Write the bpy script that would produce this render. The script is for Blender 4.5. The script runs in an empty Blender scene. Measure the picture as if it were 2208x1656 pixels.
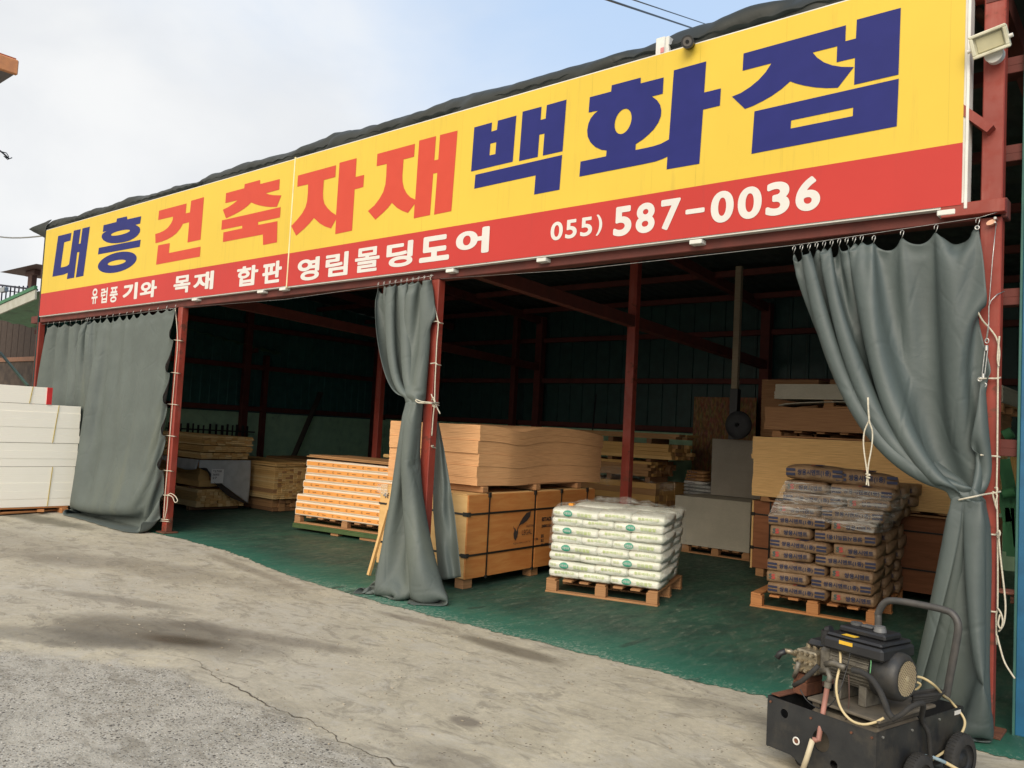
import bpy, math, random
from mathutils import Vector, noise as MN
from mathutils.geometry import tessellate_polygon
random.seed(7)
PI=math.pi; R_=math.radians
sc=bpy.context.scene; col=sc.collection
# ---------------------------------------------------------------- camera
FPX=1766.6; CX,CY=1104.,828.
def cam_axes(yaw,pitch,roll):
    y,p,r=R_(yaw),R_(pitch),R_(roll)
    F=Vector((-math.sin(y)*math.cos(p),math.cos(y)*math.cos(p),math.sin(p)))
    R0=Vector((math.cos(y),math.sin(y),0)); U0=R0.cross(F)
    return math.cos(r)*R0+math.sin(r)*U0,-math.sin(r)*R0+math.cos(r)*U0,F
CR,CU,CF=cam_axes(39.96,3.189,3.022)
CP=Vector((0,0,1.6))
cd=bpy.data.cameras.new('camera'); cam=bpy.data.objects.new('camera',cd); col.objects.link(cam)
cd.sensor_fit='HORIZONTAL'; cd.sensor_width=36; cd.lens=FPX/2208*36; cd.clip_start=.05; cd.clip_end=3000
from mathutils import Matrix
M=Matrix((CR,CU,-CF)).transposed().to_4x4(); M.translation=CP; cam.matrix_world=M
sc.camera=cam
# ---------------------------------------------------------------- light
sc.view_settings.view_transform='Standard'; sc.view_settings.look='None'; sc.view_settings.gamma=1
sc.view_settings.exposure=0.5
SUN_EL,SUN_AZ=34,157      # azimuth measured from +Y clockwise: the sun stands behind the camera
sd=bpy.data.lights.new('sun','SUN'); sd.energy=2.1; sd.angle=R_(42); sd.color=(1,.885,.72)
so=bpy.data.objects.new('sun',sd); col.objects.link(so)
sdir=Vector((math.sin(R_(SUN_AZ))*math.cos(R_(SUN_EL)),math.cos(R_(SUN_AZ))*math.cos(R_(SUN_EL)),math.sin(R_(SUN_EL))))
so.rotation_euler=sdir.to_track_quat('Z','Y').to_euler()
# ---------------------------------------------------------------- node helper
class S:
    def __init__(s,nt,o): s.nt=nt; s.o=o
    def _m(s,op,b=None,c=None,clamp=False):
        n=s.nt.nodes.new('ShaderNodeMath'); n.operation=op; n.use_clamp=clamp
        for i,v in enumerate((s,b,c)):
            if v is None: continue
            if isinstance(v,S): s.nt.links.new(v.o,n.inputs[i])
            else: n.inputs[i].default_value=v
        return S(s.nt,n.outputs[0])
    def __add__(s,b): return s._m('ADD',b)
    def __sub__(s,b): return s._m('SUBTRACT',b)
    def __mul__(s,b): return s._m('MULTIPLY',b)
    def __truediv__(s,b): return s._m('DIVIDE',b)
    def lt(s,b): return s._m('LESS_THAN',b)
    def gt(s,b): return s._m('GREATER_THAN',b)
    def pw(s,b): return s._m('POWER',b)
    def mn(s,b): return s._m('MINIMUM',b)
    def mx(s,b): return s._m('MAXIMUM',b)
    def inv(s): return (s*-1.)+1.
    def fract(s): return s._m('FRACT')
    def ab(s): return s._m('ABSOLUTE')
    def ramp(s,a,b,c=0.,d=1.):
        n=s.nt.nodes.new('ShaderNodeMapRange'); n.clamp=True; n.interpolation_type='SMOOTHSTEP'
        s.nt.links.new(s.o,n.inputs[0])
        for i,v in zip((1,2,3,4),(a,b,c,d)): n.inputs[i].default_value=v
        return S(s.nt,n.outputs[0])
class NT:
    def __init__(s,nt):
        s.nt=nt; n=nt.nodes.new('ShaderNodeTexCoord'); s.obj=n.outputs['Object']; s.gen=n.outputs['Generated']
        g=nt.nodes.new('ShaderNodeNewGeometry'); s.pos=g.outputs['Position']; s.nrm=g.outputs['Normal']
    def xyz(s,v=None):
        n=s.nt.nodes.new('ShaderNodeSeparateXYZ'); s.nt.links.new(v or s.obj,n.inputs[0]); return [S(s.nt,o) for o in n.outputs]
    def scale(s,sx,sy,sz,v=None):
        n=s.nt.nodes.new('ShaderNodeMapping'); s.nt.links.new(v or s.obj,n.inputs[0]); n.inputs['Scale'].default_value=(sx,sy,sz); return n.outputs[0]
    def noise(s,sc,det=4,v=None,rough=.55,dist=0):
        n=s.nt.nodes.new('ShaderNodeTexNoise'); s.nt.links.new(v or s.obj,n.inputs['Vector'])
        n.inputs['Scale'].default_value=sc; n.inputs['Detail'].default_value=det; n.inputs['Roughness'].default_value=rough; n.inputs['Distortion'].default_value=dist
        return S(s.nt,n.outputs[0])
    def voro(s,sc,v=None,feat='F1',out='Distance',rand=1.):
        n=s.nt.nodes.new('ShaderNodeTexVoronoi'); n.feature=feat; s.nt.links.new(v or s.obj,n.inputs['Vector']); n.inputs['Scale'].default_value=sc; n.inputs['Randomness'].default_value=rand
        return S(s.nt,n.outputs[out])
    def mix(s,f,a,b,mode='MIX'):
        n=s.nt.nodes.new('ShaderNodeMix'); n.data_type='RGBA'; n.blend_type=mode; n.clamp_factor=True
        ins=[i for i in n.inputs if i.type=='RGBA']
        for i,v in ((n.inputs[0],f),(ins[0],a),(ins[1],b)):
            if isinstance(v,S): s.nt.links.new(v.o,i)
            elif isinstance(v,(int,float)): i.default_value=v
            elif isinstance(v,(tuple,list)): i.default_value=(*v[:3],1)
            else: s.nt.links.new(v,i)
        return [o for o in n.outputs if o.type=='RGBA'][0]
    def bump(s,h,st=.3,d=.01,nrm=None):
        n=s.nt.nodes.new('ShaderNodeBump'); n.inputs['Strength'].default_value=st; n.inputs['Distance'].default_value=d
        s.nt.links.new(h.o,n.inputs['Height'])
        if nrm: s.nt.links.new(nrm,n.inputs['Normal'])
        return n.outputs[0]
def newmat(name):
    m=bpy.data.materials.new(name); m.use_nodes=True; nt=m.node_tree; b=nt.nodes['Principled BSDF']; return m,NT(nt),b
def L(t,o,i):
    if isinstance(o,S): o=o.o
    t.nt.links.new(o,i)
# ---------------------------------------------------------------- world
w=bpy.data.worlds.new('World'); sc.world=w; w.use_nodes=True
nt=w.node_tree; bg=nt.nodes['Background']; bg.inputs[1].default_value=.12
t=NT(nt); sky=nt.nodes.new('ShaderNodeTexSky'); sky.sky_type='NISHITA'; sky.sun_disc=False
sky.sun_elevation=R_(SUN_EL); sky.sun_rotation=R_(SUN_AZ); sky.air_density=1.2; sky.dust_density=3.
x,y,z=t.xyz(t.gen)
# cloud veil: dense to the left (-X) and low down, thinning to open blue towards the right
n1=t.noise(1.7,6,t.scale(1,1,2.2,t.gen),.55,.4)
cov=(x*-2.1)+(y*-1.2)+(z*-1.5)+(n1*2.0)
cov=cov.ramp(.40,1.75)
n2=t.noise(3.2,5,t.scale(1,1,2.,t.gen),.5,.3)
cl=t.mix(n2.ramp(.35,.65),(4.85,4.98,5.15),(5.5,5.56,5.6))
# added glow: unseen warm haze behind the camera round the sun, warms ambient light
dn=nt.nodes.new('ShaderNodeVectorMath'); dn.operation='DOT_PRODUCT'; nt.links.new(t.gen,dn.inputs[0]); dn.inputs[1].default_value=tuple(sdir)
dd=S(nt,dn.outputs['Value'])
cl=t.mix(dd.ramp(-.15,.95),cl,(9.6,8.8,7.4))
blue=t.mix(.80,sky.outputs[0],(3.5,4.55,6.1))
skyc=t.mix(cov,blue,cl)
# below the horizon plain grey
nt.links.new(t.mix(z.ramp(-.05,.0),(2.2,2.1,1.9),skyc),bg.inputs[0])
# ---------------------------------------------------------------- pixel helpers (photo pixel -> point on a plane)
def ray(px,py): return CF+(px-CX)/FPX*CR-(py-CY)/FPX*CU
def onZ(px,py,z=0):
    d=ray(px,py); return CP+d*((z-CP.z)/d.z)
def onY(px,py,y):
    d=ray(px,py); return CP+d*((y-CP.y)/d.y)
def onX(px,py,x):
    d=ray(px,py); return CP+d*((x-CP.x)/d.x)
def onP(px,py,p0,n):
    d=ray(px,py); return CP+d*((Vector(p0)-CP).dot(n)/d.dot(n))
# ---------------------------------------------------------------- mesh builder
def tag(o,label=None,cat=None,group=None,kind=None):
    if label: o['label']=label
    if cat: o['category']=cat
    if group: o['group']=group
    if kind: o['kind']=kind
    return o
def thing(name,label,cat,loc=(0,0,0),rz=0,group=None):
    o=bpy.data.objects.new(name,None); col.objects.link(o); o.location=loc; o.rotation_euler=(0,0,rz); o.empty_display_size=.2
    return tag(o,label,cat,group)
def wmat(o):
    m=Matrix.Identity(4)
    while o is not None:
        m=Matrix.Translation(o.location)@Matrix.Rotation(o.rotation_euler.z,4,'Z')@m; o=o.parent
    return m
class MB:
    def __init__(s): s.v=[]; s.f=[]; s.smooth=[]
    def add(s,vs,fs,sm=False):
        k=len(s.v); s.v+= [Vector(p) for p in vs]; s.f+=[tuple(i+k for i in f) for f in fs]; s.smooth+=[sm]*len(fs); return s
    def box(s,x0,x1,y0,y1,z0,z1,bev=0,T=None):
        b=min(bev,.49*min(abs(x1-x0),abs(y1-y0),abs(z1-z0)))
        if b<=0:
            vs=[(x,y,z) for z in (z0,z1) for y in (y0,y1) for x in (x0,x1)]
            fs=[(0,2,3,1),(4,5,7,6),(0,1,5,4),(2,6,7,3),(0,4,6,2),(1,3,7,5)]
        else:
            vs=[];fs=[]
            X,Y,Z=(x0,x1),(y0,y1),(z0,z1)
            idx={}
            for i in (0,1):
                for j in (0,1):
                    for k in (0,1):
                        sx,sy,sz=(1-2*i)*b,(1-2*j)*b,(1-2*k)*b
                        idx[i,j,k]=len(vs)
                        vs+=[(X[i],Y[j]+sy,Z[k]+sz),(X[i]+sx,Y[j],Z[k]+sz),(X[i]+sx,Y[j]+sy,Z[k])]
            g=lambda i,j,k,a: idx[i,j,k]+a
            for i in (0,1):
                f=[g(i,0,0,0),g(i,1,0,0),g(i,1,1,0),g(i,0,1,0)]; fs.append(f if i else f[::-1])
                f=[g(0,i,0,1),g(1,i,0,1),g(1,i,1,1),g(0,i,1,1)]; fs.append(f[::-1] if i else f)
                f=[g(0,0,i,2),g(1,0,i,2),g(1,1,i,2),g(0,1,i,2)]; fs.append(f if i else f[::-1])
            for a in (0,1):
                for c in (0,1):
                    fs.append([g(0,a,c,1),g(1,a,c,1),g(1,a,c,2),g(0,a,c,2)] if a==c else [g(0,a,c,2),g(1,a,c,2),g(1,a,c,1),g(0,a,c,1)])
                    fs.append([g(a,0,c,2),g(a,1,c,2),g(a,1,c,0),g(a,0,c,0)] if a==c else [g(a,0,c,0),g(a,1,c,0),g(a,1,c,2),g(a,0,c,2)])
                    fs.append([g(a,c,0,0),g(a,c,1,0),g(a,c,1,1),g(a,c,0,1)] if a==c else [g(a,c,0,1),g(a,c,1,1),g(a,c,1,0),g(a,c,0,0)])
            for i in (0,1):
                for j in (0,1):
                    for k in (0,1):
                        f=[g(i,j,k,0),g(i,j,k,1),g(i,j,k,2)]; fs.append(f if (i+j+k)%2 else f[::-1])
        if T: vs=[T@Vector(p) for p in vs]
        return s.add(vs,fs)
    def bar(s,a,b,w,h,up=(0,0,1)):
        a,b=Vector(a),Vector(b); d=(b-a).normalized(); u=Vector(up); sx=d.cross(u).normalized(); sy=sx.cross(d).normalized()
        vs=[p+sx*i*w/2+sy*j*h/2 for p in (a,b) for i,j in ((-1,-1),(1,-1),(1,1),(-1,1))]
        return s.add(vs,[(0,1,2,3),(7,6,5,4),(0,4,5,1),(1,5,6,2),(2,6,7,3),(3,7,4,0)])
    def tube(s,pts,r,n=8,closed=False,cap=True):
        pts=[Vector(p) for p in pts]; N=len(pts); rr=r if isinstance(r,(list,tuple)) else [r]*N
        k=len(s.v); prev=None; vs=[];fs=[]
        for i,p in enumerate(pts):
            a=pts[(i-1)%N] if (i>0 or closed) else p; b=pts[(i+1)%N] if (i<N-1 or closed) else p
            d=(b-a).normalized() if (b-a).length>1e-9 else Vector((0,0,1))
            if prev is None:
                u=Vector((0,0,1)) if abs(d.z)<.9 else Vector((1,0,0)); u=(u-d*u.dot(d)).normalized()
            else: u=(prev-d*prev.dot(d)).normalized()
            prev=u; v=d.cross(u)
            vs+=[p+(u*math.cos(2*PI*j/n)+v*math.sin(2*PI*j/n))*rr[i] for j in range(n)]
        for i in range(N-(0 if closed else 1)):
            for j in range(n):
                i2=(i+1)%N; fs.append((i*n+j,i*n+(j+1)%n,i2*n+(j+1)%n,i2*n+j))
        if cap and not closed: fs+= [tuple(range(n))[::-1],tuple((N-1)*n+j for j in range(n))]
        return s.add(vs,fs,True)
    def cyl(s,a,b,r0,r1=None,n=24):
        a,b=Vector(a),Vector(b); r1=r0 if r1 is None else r1
        d=(b-a).normalized(); u=Vector((0,0,1)) if abs(d.z)<.9 else Vector((1,0,0)); u=(u-d*u.dot(d)).normalized(); v=d.cross(u)
        ring=lambda p,r:[p+(u*math.cos(2*PI*j/n)+v*math.sin(2*PI*j/n))*r for j in range(n)]
        s.add(ring(a,r0)+ring(b,r1),[(j,(j+1)%n,n+(j+1)%n,n+j) for j in range(n)],True)
        s.add(ring(a,r0),[tuple(range(n))[::-1]]); s.add(ring(b,r1),[tuple(range(n))]); return s
    def lathe(s,prof,T=None,n=32,sm=True):
        # prof: (r,z) pairs turned round local z
        vs=[(r*math.cos(2*PI*j/n),r*math.sin(2*PI*j/n),z) for r,z in prof for j in range(n)]
        fs=[(i*n+j,i*n+(j+1)%n,(i+1)*n+(j+1)%n,(i+1)*n+j) for i in range(len(prof)-1) for j in range(n)]
        if T: vs=[T@Vector(p) for p in vs]
        return s.add(vs,fs,sm)
    def grid(s,fn,nu,nv,sm=True,closed_u=False):
        vs=[fn(i/nu,j/nv) for j in range(nv+1) for i in range(nu+1)]
        fs=[(j*(nu+1)+i,j*(nu+1)+i+1,(j+1)*(nu+1)+i+1,(j+1)*(nu+1)+i) for j in range(nv) for i in range(nu)]
        return s.add(vs,fs,sm)
    def poly(s,contours,fn):
        # contours: list of 2-D loops (outer first, holes after); fn maps (a,b)->3-D
        cs=[[Vector((a,b,0)) for a,b in c] for c in contours]
        flat=[p for c in cs for p in c]
        tr=tessellate_polygon(cs)
        return s.add([fn(p.x,p.y) for p in flat],[tuple(q) for q in tr])
    def build(s,name,mat,parent=None,world=False,loc=None):
        vs=s.v
        if parent is not None and world:
            Minv=wmat(parent).inverted()
            vs=[Minv@p for p in vs]
        if parent is None and loc is not None:
            o_=Vector(loc); vs=[p-o_ for p in vs]
        me=bpy.data.meshes.new(name); me.from_pydata([tuple(p) for p in vs],[],s.f)
        me.polygons.foreach_set('use_smooth',s.smooth)
        me.materials.append(mat); me.update()
        o=bpy.data.objects.new(name,me); col.objects.link(o)
        if parent is not None: o.parent=parent
        elif loc is not None: o.location=loc
        return o
def thick(o,t,off=0):
    m=o.modifiers.new('solid','SOLIDIFY'); m.thickness=t; m.offset=off; return o
def copy_tree(o,parent=None):
    c=o.copy(); col.objects.link(c); c.parent=parent
    for ch in list(o.children): copy_tree(ch,c)
    return c
# ---------------------------------------------------------------- text as mesh
_tc={}
def glyphs(txt,off=.0,res=3):
    k=(txt,off,res)
    if k in _tc: return _tc[k]
    cu=bpy.data.curves.new('t','FONT'); cu.body=txt; cu.size=1; cu.offset=off; cu.resolution_u=res
    ob=bpy.data.objects.new('t',cu); col.objects.link(ob)
    dg=bpy.context.evaluated_depsgraph_get(); dg.update()
    me=bpy.data.meshes.new_from_object(ob.evaluated_get(dg))
    vs=[(v.co.x,v.co.y) for v in me.vertices]; fs=[tuple(p.vertices) for p in me.polygons]
    bpy.data.objects.remove(ob); bpy.data.curves.remove(cu); bpy.data.meshes.remove(me)
    xs=[a for a,b in vs]; ys=[b for a,b in vs]
    bx=(min(xs),min(ys),max(xs),max(ys))
    _tc[k]=(vs,fs,bx); return _tc[k]
import numpy as np
_bc={}
def bold(txt,w,N=80):
    k=(txt,w,N)
    if k in _bc: return _bc[k]
    vs,fs,bx=glyphs(txt,0.,9 if N>40 else 3)
    ec={}
    for f in fs:
        for i in range(len(f)):
            e=tuple(sorted((f[i],f[(i+1)%len(f)]))); ec[e]=ec.get(e,0)+1
    P=np.array(vs); E_=[e for e,c in ec.items() if c==1]; A=P[[e[0] for e in E_]]; B=P[[e[1] for e in E_]]
    m=w*1.3+.01; x0,y0,x1,y1=bx[0]-m,bx[1]-m,bx[2]+m,bx[3]+m; st=(y1-y0)/N; nx=int((x1-x0)/st)+2; ny=N+1
    gx,gy=np.meshgrid(x0+np.arange(nx)*st,y0+np.arange(ny)*st)
    best=np.full(gx.shape,1e9); ins=np.zeros(gx.shape,int)
    for a,b in zip(A,B):
        d=b-a; L2=max((d*d).sum(),1e-12); t_=np.clip(((gx-a[0])*d[0]+(gy-a[1])*d[1])/L2,0,1)
        best=np.minimum(best,np.hypot(gx-a[0]-t_*d[0],gy-a[1]-t_*d[1]))
        if abs(d[1])>1e-12:
            c=((a[1]>gy)!=(b[1]>gy))&(gx<(b[0]-a[0])*(gy-a[1])/(b[1]-a[1])+a[0]); ins+=c
    F=w-np.where(ins%2==1,-best,best)
    V=[];Fc=[]
    for j in range(ny-1):
        run=None
        for i in range(nx-1):
            q=[(i,j),(i+1,j),(i+1,j+1),(i,j+1)]; f=[F[b,a] for a,b in q]
            if min(f)>0:
                if run is None: run=i
                if i<nx-2: continue
            if run is not None:
                e_=i if min(f)<=0 else i+1
                k_=len(V); V+=[(x0+run*st,y0+j*st),(x0+e_*st,y0+j*st),(x0+e_*st,y0+(j+1)*st),(x0+run*st,y0+(j+1)*st)]; Fc.append((k_,k_+1,k_+2,k_+3)); run=None
            if max(f)>0 and min(f)<=0:
                o=[]
                for a in range(4):
                    b=(a+1)%4; pa=(x0+q[a][0]*st,y0+q[a][1]*st); pb=(x0+q[b][0]*st,y0+q[b][1]*st)
                    if f[a]>0: o.append(pa)
                    if (f[a]>0)!=(f[b]>0): t_=f[a]/(f[a]-f[b]); o.append((pa[0]+(pb[0]-pa[0])*t_,pa[1]+(pb[1]-pa[1])*t_))
                if len(o)>2: k_=len(V); V+=o; Fc.append(tuple(range(k_,k_+len(o))))
    _bc[k]=(V,Fc,(bx[0]-w,bx[1]-w,bx[2]+w,bx[3]+w)); return _bc[k]
def bold_into(mb,txt,box,fn,w,N=80):
    vs,fs,bx=bold(txt,w,N); sx=(box[2]-box[0])/(bx[2]-bx[0]); sy=(box[3]-box[1])/(bx[3]-bx[1])
    mb.add([fn(box[0]+(a-bx[0])*sx,box[1]+(b-bx[1])*sy) for a,b in vs],fs)
def text_into(mb,txt,box,fn,off=.02):
    """fit txt into box (a0,b0,a1,b1); fn maps (a,b) -> 3-D point"""
    vs,fs,bx=glyphs(txt,off)
    sx=(box[2]-box[0])/(bx[2]-bx[0]); sy=(box[3]-box[1])/(bx[3]-bx[1])
    mb.add([fn(box[0]+(a-bx[0])*sx,box[1]+(b-bx[1])*sy) for a,b in vs],fs)
def ell(cx,cy,W,H,k,n=40):
    q=math.sqrt(max(H*H-k*k,0)); return [(cx+W*math.cos(2*PI*i/n),cy+k*math.cos(2*PI*i/n)+q*math.sin(2*PI*i/n)) for i in range(n)]
# ---------------------------------------------------------------- materials
def simple(name,c1,c2=None,sc_=6,rough=.6,metal=0,bump=0,bsc=60,spec=.5,dirt=None,dsc=3,dth=(.55,.75),detail=5,stretch=(1,1,1)):
    m,t,b=newmat(name); v=t.scale(*stretch)
    n=t.noise(sc_,detail,v); c=t.mix(n.ramp(.3,.7),c1,c2 or tuple(k*.8 for k in c1))
    if dirt: c=t.mix(t.noise(dsc,6,v,.65).ramp(*dth)*.8,c,dirt)
    L(t,c,b.inputs['Base Color']); b.inputs['Roughness'].default_value=rough; b.inputs['Metallic'].default_value=metal
    b.inputs['Specular IOR Level'].default_value=spec
    if bump: L(t,t.bump(t.noise(bsc,4),bump,.004),b.inputs['Normal'])
    return m
def redsteel():
    m,t,b=newmat('red_oxide_steel')
    n=t.noise(2.2,6); f=t.noise(14,5)
    c=t.mix(n.ramp(.3,.7),(.215,.030,.018),(.29,.046,.028))
    c=t.mix(t.noise(5,6,t.scale(3,3,.35)).ramp(.52,.7)*.4,c,(.33,.10,.075))
    c=t.mix((f*n).ramp(.33,.42)*.8,c,(.10,.035,.02))
    x,y,z=t.xyz(t.pos); c=t.mix(((z*-1.2)+(t.noise(9,6,None,.7)*1.6)).ramp(.5,.8)*.8,c,(.12,.05,.03)); c=t.mix(t.noise(1.6,7,t.scale(1,1,2.),.75).ramp(.6,.66)*.7,c,(.13,.045,.025))
    L(t,c,b.inputs['Base Color']); L(t,f.ramp(.3,.7,.42,.7),b.inputs['Roughness']); L(t,t.bump(f,.2,.003),b.inputs['Normal']); return m
RED=redsteel()
REDD=simple('red_oxide_steel_shaded',(.13,.028,.02),(.09,.022,.016),rough=.75)  # darker copy of the red steel: shade under sign and roof in its colour
RUST=simple('rusty_steel',(.16,.06,.03),(.09,.035,.02),sc_=20,rough=.85,bump=.3)
WHITEMETAL=simple('white_painted_metal',(.72,.71,.66),(.62,.6,.55),rough=.4,dirt=(.35,.32,.25),dth=(.62,.75))
ALU=simple('aluminium',(.6,.6,.58),(.45,.45,.43),rough=.35,metal=.7)
STEEL=simple('galvanised_steel',(.55,.55,.52),(.35,.35,.34),sc_=40,rough=.35,metal=.8)
ROPE=simple('cotton_rope',(.62,.58,.47),(.48,.43,.33),sc_=90,rough=.9,bump=.6,bsc=200)
BLACKP=simple('black_plastic',(.012,.012,.014),(.02,.02,.02),rough=.45)
def plank(name,c1,c2,rough=.75,lines=0,linec=(.2,.1,.05),axis='z',gr=(1.2,1.2,30),knots=True,var=.25,lw=.1,bsc=1.):
    """wood: grain stretched along x/y, optional dark seams every 1/lines metres along an axis"""
    m,t,b=newmat(name); x,y,z=t.xyz()
    g=t.noise(3*bsc,6,t.scale(*gr),.6,.6); g2=t.noise(1.3*bsc,3)
    c=t.mix(g.ramp(.3,.72),c1,c2); c=t.mix(g2.ramp(.35,.7)*var,c,tuple(k*.6 for k in c1))
    if lines:
        a={'x':x,'y':y,'z':z}[axis]
        wob=a*lines+t.noise(1.5,2)*.25
        fr=wob.fract(); seam=(fr.lt(lw))
        cell=t.nt.nodes.new('ShaderNodeTexWhiteNoise'); cell.noise_dimensions='1D'; L(t,wob._m('FLOOR'),cell.inputs['W'])
        c=t.mix(S(t.nt,cell.outputs[0])*.45,c,tuple(k*.62 for k in c1))
        brk=t.noise(14,3,t.scale(1,1,4)).ramp(.35,.6)
        c=t.mix(seam*brk*.85,c,linec)
        L(t,t.bump(seam.inv()*1.,.5,.003),b.inputs['Normal'])
    else: L(t,t.bump(g,.25,.003),b.inputs['Normal'])
    L(t,c,b.inputs['Base Color']); b.inputs['Roughness'].default_value=rough; b.inputs['Specular IOR Level'].default_value=.3
    return m
PINE=plank('pine',(.56,.36,.17),(.46,.28,.12),lines=0)
PINEC=[plank('pine_shade_%d'%i,c,tuple(k*.82 for k in c)) for i,c in enumerate([(.76,.47,.18),(.66,.38,.13),(.82,.56,.25),(.44,.235,.10),(.27,.14,.065)])]
PALLETW=plank('pallet_wood',(.42,.22,.10),(.30,.15,.065),rough=.8)
PALLETO=plank('pallet_wood_orange',(.50,.22,.08),(.36,.15,.055),rough=.8)
PLYF=plank('crate_plywood',(.52,.185,.048),(.60,.27,.08),gr=(1,1.2,9),var=.35,bsc=.7,rough=.55)
PLYL=plank('pale_plywood',(.68,.43,.18),(.60,.36,.14),gr=(1,1,7),var=.2,bsc=.7)
PLYR=plank('red_brown_plywood',(.28,.11,.05),(.21,.08,.035),gr=(1,1,8))
MDFF=plank('fibreboard_stack',(.72,.42,.22),(.62,.335,.165),lines=110,linec=(.34,.17,.08),gr=(1,1,60),lw=.22)
BEIGE=simple('plywood_stack_edges',(.90,.58,.25),(.66,.39,.15),sc_=5,rough=.8,stretch=(.7,.7,40),detail=6)
BROWNB=simple('brown_plywood_edges',(.42,.22,.10),(.27,.13,.058),sc_=5,rough=.8,stretch=(.7,.7,40),detail=6)
def gypsum(name,c,n):
    m,t,b=newmat(name); x,y,z=t.xyz(); fr=(z*n).fract(); seam=fr.lt(.3)
    c_=t.mix(t.noise(2.5,5).ramp(.3,.7),c,tuple(k*.85 for k in c))
    c_=t.mix(seam*t.noise(30,3,t.scale(1,1,5)).ramp(.3,.6)*.5,c_,tuple(k*.55 for k in c))
    L(t,c_,b.inputs['Base Color']); b.inputs['Roughness'].default_value=.85; L(t,t.bump(seam.inv()*1.,.5,.003),b.inputs['Normal']); return m
GYP=gypsum('gypsum_board_stack',(.50,.46,.37),75); GYPD=gypsum('gypsum_board_stack_dark',(.36,.32,.265),70)
def foam():
    m,t,b=newmat('white_foam_board'); x,y,z=t.xyz(); fr=(z*38.).fract(); seam=fr.lt(.12)
    c=t.mix(seam*t.noise(8,3).ramp(.3,.6)*.25,(.96,.92,.80),(.78,.73,.60)); c=t.mix(t.noise(1.4,5).ramp(.5,.8)*.2,c,(.80,.75,.62))
    L(t,c,b.inputs['Base Color']); b.inputs['Roughness'].default_value=.8; L(t,t.bump(t.noise(120,3)+seam*-1.,.25,.002),b.inputs['Normal']); return m
FOAM=foam()
OSB=None
def osb():
    m,t,b=newmat('strand_board'); v=t.voro(38,t.scale(1,1,.35),out='Color'); c=t.mix(t.noise(26,4,t.scale(1,1,.4)).ramp(.35,.65),(.30,.16,.07),(.17,.085,.035))
    c=t.mix(.25,c,v,'OVERLAY'); L(t,c,b.inputs['Base Color']); b.inputs['Roughness'].default_value=.8; return m
OSB=osb()
def tarp(name,c,st=.35,rg=.5):
    m,t,b=newmat(name)
    n=t.noise(2.2,5); f=t.noise(9,4,dist=.6); w_=t.noise(420,1)
    cc=t.mix(n.ramp(.3,.7),c,tuple(k*.84 for k in c)); cc=t.mix(t.noise(1.1,6,t.scale(2.2,2.2,.4)).ramp(.55,.75)*.4,cc,(c[0]*1.35,c[1]*1.22,c[2]*1.0))
    L(t,cc,b.inputs['Base Color']); L(t,n.ramp(.3,.7,rg,rg+.12),b.inputs['Roughness'])
    cr=t.voro(2.6,t.scale(1.,1.,.6),'DISTANCE_TO_EDGE').ramp(0,.045)*t.noise(1.3,3).ramp(.40,.55)+t.voro(6.5,t.scale(1.,1.,.7),'DISTANCE_TO_EDGE').ramp(0,.08)*t.noise(2.,3).ramp(.5,.62)*.5
    L(t,t.bump(w_,.12,.001,t.bump(f*.7+cr*.35,st*.4,.015)),b.inputs['Normal']); return m
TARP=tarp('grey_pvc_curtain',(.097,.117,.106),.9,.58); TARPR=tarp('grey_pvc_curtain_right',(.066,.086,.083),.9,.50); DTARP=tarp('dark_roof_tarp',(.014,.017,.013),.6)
WTARP=simple('white_tarp',(.42,.42,.40),(.33,.33,.31),rough=.6,bump=.5,bsc=14)
def plastic(name,alpha,c=(.85,.87,.82),rough=.14,hi=1.7,st=(1,1,3)):
    m=bpy.data.materials.new(name); m.use_nodes=True; nt=m.node_tree; nt.nodes.clear(); t=NT(nt)
    out=nt.nodes.new('ShaderNodeOutputMaterial'); mx=nt.nodes.new('ShaderNodeMixShader'); tr=nt.nodes.new('ShaderNodeBsdfTransparent'); gl=nt.nodes.new('ShaderNodeBsdfPrincipled')
    gl.inputs['Base Color'].default_value=(*c,1); gl.inputs['Roughness'].default_value=rough; gl.inputs['Specular IOR Level'].default_value=.9
    L(t,t.bump(t.noise(7,6,t.scale(1,1,3),.65,1.5),.9,.03),gl.inputs['Normal'])
    L(t,t.noise(5,6,t.scale(*st),.6,1.).ramp(.40,.68,alpha*.35,alpha*hi),mx.inputs[0]); nt.links.new(tr.outputs[0],mx.inputs[1]); nt.links.new(gl.outputs[0],mx.inputs[2]); nt.links.new(mx.outputs[0],out.inputs[0]); return m
FILM=plastic('stretch_film',.10); FILMS=plastic('stretch_film_shiny',.22,(.85,.82,.77),.05,2.3,(.7,.7,6))
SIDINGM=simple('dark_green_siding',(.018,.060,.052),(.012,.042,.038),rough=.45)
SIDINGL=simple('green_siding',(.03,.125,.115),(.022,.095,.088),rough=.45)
LGREEN=simple('pale_green_wall',(.44,.66,.42),(.36,.56,.36),rough=.8,dirt=(.26,.38,.25))
ROOFM=simple('roof_underside',(.045,.058,.056),(.03,.04,.04),rough=.6)
BLUE=simple('blue_painted_steel',(.012,.115,.23),(.012,.09,.18),sc_=8,rough=.5,dirt=(.02,.06,.10))
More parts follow.
